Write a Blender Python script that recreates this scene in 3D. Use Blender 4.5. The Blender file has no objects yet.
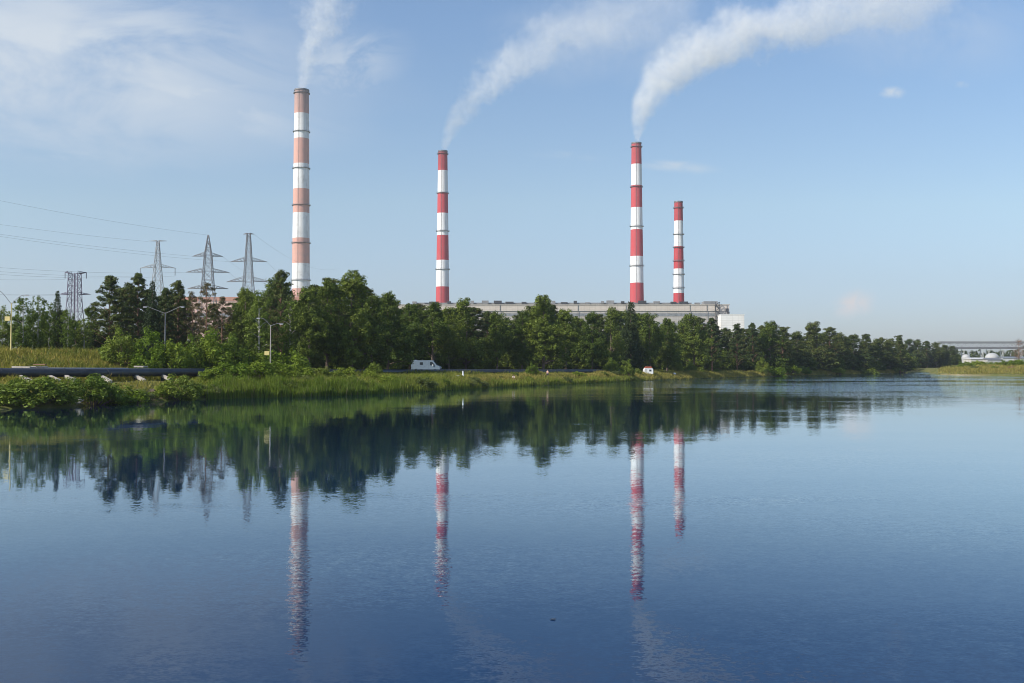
import bpy, math, random
import numpy as np

R = math.radians
rng = np.random.default_rng(7)
random.seed(7)
scene = bpy.context.scene
col = scene.collection

# ------------------------------------------------------------------ camera
CAM_H = 4.5
F = 1000.0
PITCH = math.atan(22.5 / F)
cd = bpy.data.cameras.new('camera')
cd.sensor_width = 36.0
cd.lens = 36.0 * F / 1024.0
cd.clip_start = 0.5
cd.clip_end = 20000
cam = bpy.data.objects.new('camera', cd)
cam.location = (0, 0, CAM_H)
cam.rotation_euler = (R(90) + PITCH, 0, 0)
col.objects.link(cam)
scene.camera = cam


def W(px, py, D):
    """world point at depth D seen at a place of the photograph (used for laying the site out)"""
    u = (px - 512) / F
    v = (341.5 - py) / F
    t = D / (math.cos(PITCH) - v * math.sin(PITCH))
    return (u * t, D, CAM_H + t * (math.sin(PITCH) + v * math.cos(PITCH)))


def X(px, D):
    return (px - 512) / F * D


# ------------------------------------------------------------------ terrain
SH = np.array([(-900, 80), (-300, 88), (0, 100), (50, 102), (100, 110), (150, 119), (200, 127), (250, 133), (300, 138),
               (350, 145), (380, 152), (410, 160), (440, 168), (470, 182), (500, 196), (560, 218), (600, 238),
               (620, 252), (650, 272), (690, 300), (750, 345), (800, 385), (850, 430), (895, 480), (908, 600), (925, 600),
               (931, 470), (940, 420), (960, 392), (1024, 372), (1500, 330)], float)
Z1 = np.array([(-300, 2.4), (0, 2.4), (200, 2.2), (380, 1.9), (470, 1.9), (560, 1.9), (700, 1.7), (800, 1.4), (905, 1.2), (940, 1.2), (965, 2.0), (1024, 2.2), (1500, 2)], float)
Z2 = np.array([(-300, 6.0), (0, 5.9), (120, 5.7), (220, 4.6), (300, 3.2), (380, 2.7), (470, 2.5), (600, 2.4), (800, 2.2), (905, 2.0), (940, 2.0), (965, 3.0), (1024, 3.3), (1500, 3.3)], float)


def shore(px):
    return np.interp(px, SH[:, 0], SH[:, 1])


def wob(x, y):
    return (np.sin(x * .31 + 1.3 * np.sin(y * .17)) + np.sin(y * .23 + x * .11 + 2) + np.sin(x * .83 + y * .57)) / 3


def gz(x, y):
    x = np.asarray(x, float); y = np.asarray(y, float)
    yy = np.maximum(y, 1.0)
    px = 512 + F * x / yy
    px = np.clip(px, -900, 1500)
    d = yy - shore(px) + wob(x, y) * 1.2
    z1 = np.interp(px, Z1[:, 0], Z1[:, 1])
    z2 = np.interp(px, Z2[:, 0], Z2[:, 1])
    a = np.clip(d / 11.0, 0, 1)
    b = np.clip((d - 16) / 22.0, 0, 1)
    b = b * b * (3 - 2 * b)
    z = z1 * (1 - (1 - a) ** 1.8) + (z2 - z1) * b + .12 * wob(x * 2.1, y * 2.3) * a
    far = np.clip((yy - 600) / 600, 0, 1)
    z = z + far * .6
    z = np.where(d < 0, np.maximum(d * .3, -2.5), z)
    z = np.where(y < 20, -2.5, z)
    return z


def g(x, y):
    return float(gz(x, y))


# ------------------------------------------------------------------ object helpers
def tag(o, label=None, cat=None, group=None, kind=None):
    if label: o['label'] = label
    if cat: o['category'] = cat
    if group: o['group'] = group
    if kind: o['kind'] = kind
    return o


def thing(name, label, cat, loc=(0, 0, 0), rz=0, group=None):
    o = bpy.data.objects.new(name, None)
    o.empty_display_size = .3
    o.location = loc
    o.rotation_euler = (0, 0, rz)
    col.objects.link(o)
    return tag(o, label, cat, group)


def mesh_np(name, verts, quads=None, tris=None, mats=(), smooth=False, uv=None):
    me = bpy.data.meshes.new(name)
    verts = np.asarray(verts, np.float32)
    loops = []; starts = []; totals = []
    n = 0
    if quads is not None and len(quads):
        q = np.asarray(quads, np.int32)
        loops.append(q.ravel()); starts.append(n + 4 * np.arange(len(q))); totals.append(np.full(len(q), 4)); n += q.size
    if tris is not None and len(tris):
        t = np.asarray(tris, np.int32)
        loops.append(t.ravel()); starts.append(n + 3 * np.arange(len(t))); totals.append(np.full(len(t), 3)); n += t.size
    loops = np.concatenate(loops).astype(np.int32); starts = np.concatenate(starts).astype(np.int32)
    me.vertices.add(len(verts)); me.vertices.foreach_set('co', verts.ravel())
    me.loops.add(len(loops)); me.loops.foreach_set('vertex_index', loops)
    me.polygons.add(len(starts)); me.polygons.foreach_set('loop_start', starts)
    try:
        me.polygons.foreach_set('loop_total', np.concatenate(totals).astype(np.int32))
    except Exception:
        pass
    for m in mats: me.materials.append(m)
    me.update(calc_edges=True)
    me.validate()
    if smooth: me.polygons.foreach_set('use_smooth', np.ones(len(me.polygons), bool)); me.update()
    return me


class MB:
    """collects shapes and links them as one mesh object"""
    def __init__(s): s.v = []; s.f = []

    def add(s, vs, fs):
        k = len(s.v)
        s.v += [tuple(map(float, p)) for p in vs]
        s.f += [tuple(i + k for i in f) for f in fs]
        return s

    def box(s, c, d, rz=0, ry=0, rx=0):
        x, y, z = [q / 2 for q in d]
        P = np.array([(-x, -y, -z), (x, -y, -z), (x, y, -z), (-x, y, -z), (-x, -y, z), (x, -y, z), (x, y, z), (-x, y, z)])
        if rx: a = R(rx); P = P @ np.array([[1, 0, 0], [0, math.cos(a), math.sin(a)], [0, -math.sin(a), math.cos(a)]])
        if ry: a = R(ry); P = P @ np.array([[math.cos(a), 0, -math.sin(a)], [0, 1, 0], [math.sin(a), 0, math.cos(a)]])
        if rz: a = R(rz); P = P @ np.array([[math.cos(a), math.sin(a), 0], [-math.sin(a), math.cos(a), 0], [0, 0, 1]])
        return s.add(P + np.array(c), [(0, 3, 2, 1), (4, 5, 6, 7), (0, 1, 5, 4), (1, 2, 6, 5), (2, 3, 7, 6), (3, 0, 4, 7)])

    def bar(s, a, b, w, n=4, w2=None):
        a = np.array(a, float); b = np.array(b, float); w2 = w if w2 is None else w2
        d = b - a; L = np.linalg.norm(d)
        if L < 1e-6: return s
        d /= L
        h = np.array((0, 0, 1.)) if abs(d[2]) < .9 else np.array((1., 0, 0))
        p = np.cross(d, h); p /= np.linalg.norm(p); q = np.cross(d, p)
        vs = []
        for e, r in ((a, w / 2), (b, w2 / 2)):
            for i in range(n):
                t = 2 * math.pi * (i + .5) / n
                vs.append(e + p * math.cos(t) * r + q * math.sin(t) * r)
        fs = [(i, (i + 1) % n, n + (i + 1) % n, n + i) for i in range(n)] + [tuple(range(n))[::-1], tuple(range(n, 2 * n))]
        return s.add(vs, fs)

    def tube(s, pts, w, n=8, caps=True):
        pts = np.array(pts, float); m = len(pts)
        ws = np.full(m, w) if np.isscalar(w) else np.array(w)
        vs = []
        for i in range(m):
            d = pts[min(i + 1, m - 1)] - pts[max(i - 1, 0)]
            d /= np.linalg.norm(d)
            h = np.array((0, 0, 1.)) if abs(d[2]) < .95 else np.array((0, 1., 0))
            p = np.cross(d, h); p /= np.linalg.norm(p); q = np.cross(p, d)
            for k in range(n):
                t = 2 * math.pi * k / n
                vs.append(pts[i] + (p * math.cos(t) + q * math.sin(t)) * ws[i] / 2)
        fs = []
        for i in range(m - 1):
            for k in range(n):
                a = i * n + k; b = i * n + (k + 1) % n
                fs.append((a, b, b + n, a + n))
        if caps: fs += [tuple(range(n))[::-1], tuple(range((m - 1) * n, m * n))]
        return s.add(vs, fs)

    def lathe(s, prof, n=24, c=(0, 0, 0), caps=True):
        vs = []
        for r, z in prof:
            for k in range(n):
                t = 2 * math.pi * k / n
                vs.append((c[0] + r * math.cos(t), c[1] + r * math.sin(t), c[2] + z))
        m = len(prof); fs = []
        for i in range(m - 1):
            for k in range(n):
                a = i * n + k; b = i * n + (k + 1) % n
                fs.append((a, b, b + n, a + n))
        if caps: fs += [tuple(range(n))[::-1], tuple(range((m - 1) * n, m * n))]
        return s.add(vs, fs)

    def prism(s, poly, y0, y1):
        """poly in x,z; extruded along y"""
        n = len(poly)
        vs = [(x, y0, z) for x, z in poly] + [(x, y1, z) for x, z in poly]
        fs = [(i, (i + 1) % n, n + (i + 1) % n, n + i) for i in range(n)] + [tuple(range(n))[::-1], tuple(range(n, 2 * n))]
        return s.add(vs, fs)

    def mesh(s, name, m, smooth=False):
        me = bpy.data.meshes.new(name)
        me.from_pydata(s.v, [], s.f)
        me.materials.append(m)
        me.update()
        import bmesh
        bm = bmesh.new(); bm.from_mesh(me); bmesh.ops.recalc_face_normals(bm, faces=bm.faces); bm.to_mesh(me); bm.free()
        if smooth:
            me.polygons.foreach_set('use_smooth', np.ones(len(me.polygons), bool))
            try: me.set_sharp_from_angle(angle=R(35))
            except Exception: pass
        return me

    def build(s, name, m, parent=None, smooth=False):
        o = bpy.data.objects.new(name, s.mesh(name, m, smooth))
        col.objects.link(o)
        if parent: o.parent = parent
        return o


def bevel(o, w=.03, seg=2):
    b = o.modifiers.new('bevel', 'BEVEL'); b.width = w; b.segments = seg; b.limit_method = 'ANGLE'; b.angle_limit = R(40)
    return o


def kids(o): return [c for c in bpy.data.objects if c.parent == o]


def copy_tree(o, parent=None):
    c = o.copy(); col.objects.link(c)
    if parent: c.parent = parent
    for ch in list(o.children): copy_tree(ch, c)
    return c


ORD = ['first', 'second', 'third', 'fourth', 'fifth', 'sixth', 'seventh', 'eighth', 'ninth', 'tenth', 'eleventh', 'twelfth',
       'thirteenth', 'fourteenth', 'fifteenth', 'sixteenth', 'seventeenth', 'eighteenth', 'nineteenth', 'twentieth',
       'twenty-first', 'twenty-second', 'twenty-third', 'twenty-fourth', 'twenty-fifth', 'twenty-sixth']


# ------------------------------------------------------------------ materials
class NT:
    def __init__(s, tree): s.t = tree; s.n = tree.nodes; s.l = tree.links

    def node(s, kind, **kw):
        n = s.n.new(kind)
        for k, v in kw.items():
            if k.startswith('_'): setattr(n, k[1:], v)
        return n

    def set(s, sock, v):
        if isinstance(v, bpy.types.NodeSocket): s.l.new(v, sock)
        elif v is not None: sock.default_value = v

    def math(s, op, a, b=None, c=None, clamp=False):
        n = s.n.new('ShaderNodeMath'); n.operation = op; n.use_clamp = clamp
        s.set(n.inputs[0], a); s.set(n.inputs[1], b); s.set(n.inputs[2], c)
        return n.outputs[0]

    def vmath(s, op, a, b=None):
        n = s.n.new('ShaderNodeVectorMath'); n.operation = op
        s.set(n.inputs[0], a)
        if b is not None: s.set(n.inputs[3] if op == 'SCALE' else n.inputs[1], b)
        return n.outputs[1] if op in ('LENGTH', 'DOT_PRODUCT', 'DISTANCE') else n.outputs[0]

    def mapr(s, v, a, b, c=0., d=1., smooth=False):
        n = s.n.new('ShaderNodeMapRange'); n.interpolation_type = 'SMOOTHSTEP' if smooth else 'LINEAR'
        s.set(n.inputs[0], v)
        for i, q in enumerate((a, b, c, d)): s.set(n.inputs[i + 1], q)
        return n.outputs[0]

    def mix(s, f, a, b, mode='MIX'):
        n = s.n.new('ShaderNodeMix'); n.data_type = 'RGBA'; n.blend_type = mode
        s.set(n.inputs[0], f); s.set(n.inputs[6], a); s.set(n.inputs[7], b)
        return n.outputs[2]

    def noise(s, vec, scale, detail=3, rough=.55, dim='3D', dist=0.):
        n = s.n.new('ShaderNodeTexNoise'); n.noise_dimensions = dim
        if vec is not None: s.l.new(vec, n.inputs['Vector'])
        n.inputs['Scale'].default_value = scale; n.inputs['Detail'].default_value = detail
        n.inputs['Roughness'].default_value = rough; n.inputs['Distortion'].default_value = dist
        return n.outputs[0], n.outputs[1]

    def ramp(s, f, stops, interp='LINEAR'):
        n = s.n.new('ShaderNodeValToRGB'); cr = n.color_ramp; cr.interpolation = interp
        while len(cr.elements) < len(stops): cr.elements.new(.5)
        for e, (p, c) in zip(cr.elements, stops):
            e.position = p; e.color = tuple(c) + ((1,) if len(c) == 3 else ())
        s.set(n.inputs[0], f)
        return n.outputs[0]

    def curve(s, v, pts):
        """float curve through (x, y) points, x and y both in 0..1"""
        n = s.n.new('ShaderNodeFloatCurve'); cu = n.mapping.curves[0]
        while len(cu.points) < len(pts): cu.points.new(.5, .5)
        for p, (a, b) in zip(cu.points, pts): p.location = (a, b)
        n.mapping.update()
        s.set(n.inputs[1], v)
        return n.outputs[0]

    def mapping(s, vec, loc=(0, 0, 0), rot=(0, 0, 0), sc=(1, 1, 1)):
        n = s.n.new('ShaderNodeMapping'); s.l.new(vec, n.inputs[0])
        n.inputs[1].default_value = loc; n.inputs[2].default_value = rot; n.inputs[3].default_value = sc
        return n.outputs[0]


def c4(c): return tuple(c) + (1,)


def newmat(name):
    m = bpy.data.materials.new(name); m.use_nodes = True
    nt = NT(m.node_tree); nt.n.clear()
    out = nt.n.new('ShaderNodeOutputMaterial')
    return m, nt, out


def surf(name, colour, rough=.7, metal=0., var=.25, scale=.6, tint=None, dirt=0., spec=.4):
    """painted / concrete / metal surface with uneven colour"""
    m, nt, out = newmat(name)
    b = nt.n.new('ShaderNodeBsdfPrincipled')
    tc = nt.n.new('ShaderNodeTexCoord')
    f1, _ = nt.noise(tc.outputs['Object'], scale, 6, .65)
    lo = [q * (1 - var) for q in colour]; hi = [min(1, q * (1 + var * .6)) for q in colour]
    if tint: lo = [a * .5 + t * .5 for a, t in zip(lo, tint)]
    cc = nt.ramp(f1, [(.3, lo), (.68, hi)])
    if dirt:
        st = nt.mapping(tc.outputs['Object'], sc=(scale * 6, scale * 6, scale * .5))
        f2, _ = nt.noise(st, 1, 4, .6)
        cc = nt.mix(nt.mapr(f2, .52, .75, 0, dirt), cc, c4((.12, .105, .09)))
    nt.set(b.inputs['Base Color'], cc)
    f3, _ = nt.noise(tc.outputs['Object'], scale * 4, 3)
    nt.set(b.inputs['Roughness'], nt.mapr(f3, .3, .7, max(.02, rough - .12), min(1, rough + .12)))
    b.inputs['Metallic'].default_value = metal
    b.inputs['Specular IOR Level'].default_value = spec
    nt.l.new(b.outputs[0], out.inputs[0])
    return m


def leaf_mat(name, base, alt, trans=.25, dry=None, nscale=.35):
    m, nt, out = newmat(name)
    tc = nt.n.new('ShaderNodeTexCoord'); oi = nt.n.new('ShaderNodeObjectInfo'); ge = nt.n.new('ShaderNodeNewGeometry')
    f, _ = nt.noise(tc.outputs['Object'], nscale, 3, .6)
    k = nt.math('ADD', nt.math('MULTIPLY', nt.math('SUBTRACT', oi.outputs['Random'], .5), .5), f)
    cc = nt.ramp(k, [(.3, base), (.7, alt)])
    isl = ge.outputs['Random Per Island']
    cc = nt.mix(1.0, cc, nt.ramp(isl, [(0, (.62, .66, .6)), (1, (1.3, 1.3, 1.25))]), 'MULTIPLY')
    if dry: cc = nt.mix(nt.math('GREATER_THAN', isl, .93), cc, c4(dry))
    d = nt.n.new('ShaderNodeBsdfPrincipled'); nt.set(d.inputs['Base Color'], cc); d.inputs['Roughness'].default_value = .55
    d.inputs['Specular IOR Level'].default_value = .1
    t = nt.n.new('ShaderNodeBsdfTranslucent'); nt.set(t.inputs[0], nt.mix(1., cc, c4((1.15, 1.2, .6)), 'MULTIPLY'))
    mx = nt.n.new('ShaderNodeMixShader'); mx.inputs[0].default_value = trans
    nt.l.new(d.outputs[0], mx.inputs[1]); nt.l.new(t.outputs[0], mx.inputs[2]); nt.l.new(mx.outputs[0], out.inputs[0])
    return m


M = {}
M['broadleaf'] = leaf_mat('broad_leaves', (0.0713, 0.1058, 0.0196), (0.1380, 0.1725, 0.0299), .22)
M['birch'] = leaf_mat('birch_leaves', (0.0978, 0.1437, 0.0253), (0.1610, 0.2012, 0.0391), .28)
M['pine'] = leaf_mat('pine_needles', (0.0598, 0.0874, 0.0276), (0.1150, 0.1357, 0.0368), .12, dry=(.10, .07, .03))
M['sparse'] = leaf_mat('sparse_pine_needles', (.065, .07, .03), (.12, .10, .05), .12, dry=(.16, .09, .05))
M['spruce'] = leaf_mat('spruce_needles', (.036, .056, .022), (.066, .085, .028), .1)
M['willow'] = leaf_mat('willow_leaves', (0.1207, 0.1725, 0.0276), (0.2070, 0.2472, 0.0460), .3)
M['shrub'] = leaf_mat('shrub_leaves', (0.1265, 0.1898, 0.0207), (0.2300, 0.2760, 0.0391), .3)
M['pale'] = leaf_mat('pale_shrub_leaves', (.12, .15, .05), (.20, .22, .085), .3)
M['grass'] = leaf_mat('grass_blades', (.15, .17, .034), (.33, .28, .085), .38, dry=(.30, .24, .10), nscale=.13)
M['meadow'] = leaf_mat('meadow_blades', (.15, .165, .03), (.34, .28, .07), .3, dry=(.42, .28, .09), nscale=.15)
M['herbs'] = leaf_mat('herb_blades', (.125, .175, .026), (.23, .25, .05), .38, dry=(.30, .26, .10), nscale=.3)
M['reed'] = leaf_mat('reed_blades', (.15, .205, .032), (.25, .28, .055), .42, dry=(.24, .22, .10), nscale=.1)
M['bare'] = leaf_mat('dry_twigs', (.22, .13, .09), (.34, .21, .15), .2)
M['bark'] = surf('bark', (.13, .095, .07), .9, var=.5, scale=2)
M['pine_bark'] = surf('pine_bark', (.22, .125, .08), .9, var=.45, scale=1.2)
M['birch_bark'] = surf('birch_bark', (.48, .45, .40), .8, var=.6, scale=1.5)
M['concrete'] = surf('concrete', (.40, .36, .31), .85, var=.2, scale=.8, dirt=.3)
M['white'] = surf('white_paint', (.78, .78, .76), .5, var=.08, scale=.8, dirt=.12)
M['grey_steel'] = surf('galvanised_steel', (.30, .31, .32), .5, .5, var=.2, scale=.6)
M['dull_steel'] = surf('weathered_steel', (.20, .20, .21), .6, .3, var=.25, scale=.6)
M['violet_steel'] = surf('dark_violet_steel', (.14, .12, .17), .6, .3, var=.25, scale=.6)
M['dark'] = surf('dark_metal', (.05, .05, .055), .6, .2, var=.3)
M['pipe'] = surf('pipe_cladding', (.055, .062, .074), .42, .45, var=.35, scale=.35, dirt=.25)
M['silver'] = surf('silver_cladding', (.34, .38, .44), .38, .6, var=.2, scale=.5, dirt=.2)
M['yellow'] = surf('yellow_paint', (.62, .50, .20), .6, var=.2, scale=.8)
M['rust'] = surf('rusty_red', (.42, .12, .07), .7, var=.3)
M['asphalt'] = surf('asphalt', (.055, .054, .052), .85, var=.2, scale=.3)
M['stone'] = surf('stone', (.46, .42, .36), .85, var=.3, scale=1.5)
M['tank'] = surf('tank_paint', (.40, .40, .39), .6, var=.15, scale=.3, dirt=.3)
M['cream'] = surf('cream_wall', (.52, .49, .43), .8, var=.15, scale=.3, dirt=.25)
M['skin'] = surf('skin', (.55, .33, .24), .6, var=.08)
M['hair'] = surf('hair', (.06, .04, .03), .7, var=.2)
M['cloth_dark'] = surf('dark_cloth', (.06, .07, .10), .9, var=.15)
M['cloth_white'] = surf('white_cloth', (.76, .74, .72), .9, var=.06)
M['cloth_red'] = surf('red_cloth', (.5, .08, .06), .9, var=.1)
M['tyre'] = surf('tyre_rubber', (.025, .025, .026), .85, var=.2)
M['van'] = surf('van_paint', (.16, .215, .27), .35, var=.08, scale=.5, dirt=.1, spec=.5)
M['glass'] = surf('dark_glass', (.03, .04, .05), .08, var=.2, spec=.6)
M['lampglass'] = surf('lamp_glass', (.75, .76, .78), .25, var=.05)
M['lattice_pale'] = surf('pale_lattice', (.55, .55, .54), .6, .1, var=.15)


# ------------------------------------------------------------------ ground, water, road
def build_ground():
    a = np.concatenate([np.arange(-32, 32.01, .25), np.arange(36, 328, 6)])
    a = R(1) * a if False else np.radians(a)
    r = [3, 30, 60, 76]
    while r[-1] < 620: r.append(r[-1] * 1.013)
    while r[-1] < 5000: r.append(r[-1] * 1.08)
    r = np.array(r)
    A, RR = np.meshgrid(a, r)
    xs = RR * np.sin(A); ys = RR * np.cos(A)
    zs = gz(xs, ys)
    zs = np.where(ys < 60, -2.5, zs)
    v = np.stack([xs, ys, zs], -1).reshape(-1, 3)
    na = len(a); nr = len(r)
    i = np.arange(nr - 1)[:, None] * na; j = np.arange(na)[None, :]; j2 = (j + 1) % na
    q = np.stack([i + j, i + j2, i + na + j2, i + na + j], -1).reshape(-1, 4)
    tris = [(0 + k, len(v), (k + 1) % na) for k in range(na)]
    v = np.vstack([v, [(0, 0, -2.5)]])
    m, nt, out = newmat('ground_soil_and_grass')
    b = nt.n.new('ShaderNodeBsdfPrincipled'); tc = nt.n.new('ShaderNodeTexCoord')
    f1, _ = nt.noise(tc.outputs['Object'], .12, 6, .65)
    f2, _ = nt.noise(tc.outputs['Object'], 1.1, 5, .7)
    grass = nt.ramp(f1, [(.3, (.06, .085, .018)), (.5, (.11, .125, .03)), (.7, (.17, .15, .05))])
    soil = nt.ramp(f2, [(.3, (.10, .075, .05)), (.7, (.22, .17, .11))])
    cc = nt.mix(nt.mapr(f2, .50, .66), grass, soil)
    sep = nt.n.new('ShaderNodeSeparateXYZ'); nt.l.new(tc.outputs['Object'], sep.inputs[0])
    sand = nt.ramp(f2, [(.3, (.34, .27, .18)), (.7, (.52, .43, .30))])
    ms = nt.math('MULTIPLY', nt.math('MULTIPLY', nt.mapr(sep.outputs[0], 155, 165, smooth=True), nt.mapr(nt.math('ADD', sep.outputs[0], nt.math('MULTIPLY', f2, 20)), 178, 196, 1, 0, smooth=True)), nt.mapr(nt.math('ADD', sep.outputs[2], nt.math('MULTIPLY', f1, 2.2)), 1.3, 1.8, 1, 0, smooth=True))
    cc = nt.mix(ms, cc, sand)
    nt.set(b.inputs['Base Color'], cc); b.inputs['Roughness'].default_value = .95; b.inputs['Specular IOR Level'].default_value = .1
    nt.l.new(b.outputs[0], out.inputs[0])
    me = mesh_np('ground', v, q, tris, [m], smooth=True)
    o = bpy.data.objects.new('ground', me); col.objects.link(o)
    tag(o, 'grassy banks and lake bed round the calm water', None, kind='structure')


build_ground()


def build_water():
    m, nt, out = newmat('lake_water')
    ge = nt.n.new('ShaderNodeNewGeometry')
    pos = ge.outputs['Position']
    sep = nt.n.new('ShaderNodeSeparateXYZ'); nt.l.new(pos, sep.inputs[0])
    px, py = sep.outputs[0], sep.outputs[1]
    # ripples: slopes taken straight from vector noise at three sizes
    fine = nt.noise(nt.mapping(pos, sc=(13, 19, 1)), 1, 2, .5)[1]
    mid = nt.noise(nt.mapping(pos, rot=(0, 0, .25), sc=(3.6, 6.0, 1)), 1, 2, .5)[1]
    big = nt.noise(nt.mapping(pos, rot=(0, 0, -.2), sc=(.10, .22, 1)), 1, 2, .5)[1]
    half = (.5, .5, .5)
    # wind patches
    wp, _ = nt.noise(nt.mapping(pos, sc=(.012, .03, 1)), 1, 3, .6)
    lane = nt.math('MULTIPLY', nt.mapr(py, 95, 210, smooth=True), nt.mapr(px, -10, 50, smooth=True))
    wind = nt.math('ADD', nt.mapr(wp, .45, .7, .0, .55, smooth=True), nt.math('MULTIPLY', lane, nt.mapr(wp, .38, .58, 1.0, 13, smooth=True)))
    streak, _ = nt.noise(nt.mapping(pos, loc=(30, 11, 0), sc=(.03, .11, 1)), 1, 3, .6)
    wind = nt.math('ADD', wind, nt.mapr(streak, .6, .70, 0, 2.2, smooth=True))
    pw, _ = nt.noise(nt.mapping(pos, loc=(7, 3, 0), sc=(.045, .10, 1)), 1, 3, .6)
    calm = nt.math('MULTIPLY', nt.mapr(py, 15, 40, 1.25, .45, smooth=True), nt.mapr(pw, .36, .64, .45, 1.5, smooth=True))
    amp = nt.math('ADD', calm, wind)
    s1 = nt.vmath('SCALE', nt.vmath('SUBTRACT', fine, half), nt.math('MULTIPLY', amp, .045))
    s2 = nt.vmath('SCALE', nt.vmath('SUBTRACT', mid, half), nt.math('MULTIPLY', amp, .030))
    s3 = nt.vmath('SCALE', nt.vmath('SUBTRACT', big, half), .012)
    sl = nt.vmath('ADD', nt.vmath('ADD', s1, s2), s3)
    sl = nt.vmath('ADD', nt.vmath('MULTIPLY', sl, (1, 1, 0)), (0, 0, 1))
    f1, _ = nt.noise(nt.mapping(pos, sc=(.02, .03, 1)), 1, 3)
    nrm = nt.vmath('NORMALIZE', sl)
    b = nt.n.new('ShaderNodeBsdfDiffuse'); gl = nt.n.new('ShaderNodeBsdfGlossy'); mx = nt.n.new('ShaderNodeMixShader')
    nt.set(b.inputs['Color'], nt.ramp(f1, [(.3, (.001, .018, .064)), (.7, (.0015, .0205, .072))]))
    gl.inputs['Color'].default_value = (.86, .955, 1, 1); gl.inputs['Roughness'].default_value = .012
    nt.set(gl.inputs['Normal'], nrm)
    facing = nt.math('MAXIMUM', nt.vmath('DOT_PRODUCT', nrm, ge.outputs['Incoming']), 0.0)
    refl = nt.ramp(facing, [(0, (1, 1, 1)), (.026, (.95,) * 3), (.056, (.89,) * 3), (.085, (.78,) * 3), (.116, (.63,) * 3), (.17, (.40,) * 3), (.236, (.215,) * 3), (.319, (.112,) * 3), (.5, (.05,) * 3), (1, (.02,) * 3)])
    nt.set(mx.inputs[0], refl); nt.l.new(b.outputs[0], mx.inputs[1]); nt.l.new(gl.outputs[0], mx.inputs[2])
    nt.l.new(mx.outputs[0], out.inputs[0])
    mb = MB()
    xs = [-2600, -600, -150, 0, 150, 600, 2600]; ys = [-1500, -200, 0, 100, 300, 700]
    n = len(xs)
    mb.add([(x, y, 0) for y in ys for x in xs], [(j * n + i, j * n + i + 1, (j + 1) * n + i + 1, (j + 1) * n + i) for j in range(len(ys) - 1) for i in range(n - 1)])
    o = mb.build('water', m)
    tag(o, 'calm dark blue lake water mirroring the chimneys and trees', None, kind='structure')


build_water()

PIPE_D = np.array([(-420, 98), (0, 116), (100, 124), (200, 141), (300, 163), (380, 190), (430, 205), (500, 225), (590, 255), (640, 285)], float)
PIPE_Z = np.array([(-420, 3.55), (0, 3.5), (200, 3.35), (300, 3.1), (380, 2.95), (500, 2.75), (590, 2.6), (640, 2.5)], float)


def pipe_at(px, back=0.0, dz=0.0):
    D = float(np.interp(px, PIPE_D[:, 0], PIPE_D[:, 1])) + back
    return (X(px, D), D, float(np.interp(px, PIPE_Z[:, 0], PIPE_Z[:, 1])) + dz)


def build_road():
    pts = [pipe_at(p, 6.0) for p in np.arange(320, 641, 8)]
    mb = MB(); vs = []; fs = []
    for x, y, z in pts:
        for k in range(5):
            yy = y + k * 1.4
            vs.append((x, yy, g(x, yy) + .12))
    n = len(pts)
    for i in range(n - 1):
        for k in range(4): fs.append((i * 5 + k, (i + 1) * 5 + k, (i + 1) * 5 + k + 1, i * 5 + k + 1))
    o = mb.add(vs, fs).build('road', M['asphalt'], smooth=True)
    tag(o, 'narrow asphalt road behind the pipeline under the trees', None, kind='structure')


build_road()

# ------------------------------------------------------------------ chimneys
GROUND_FAR = 3.0


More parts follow.
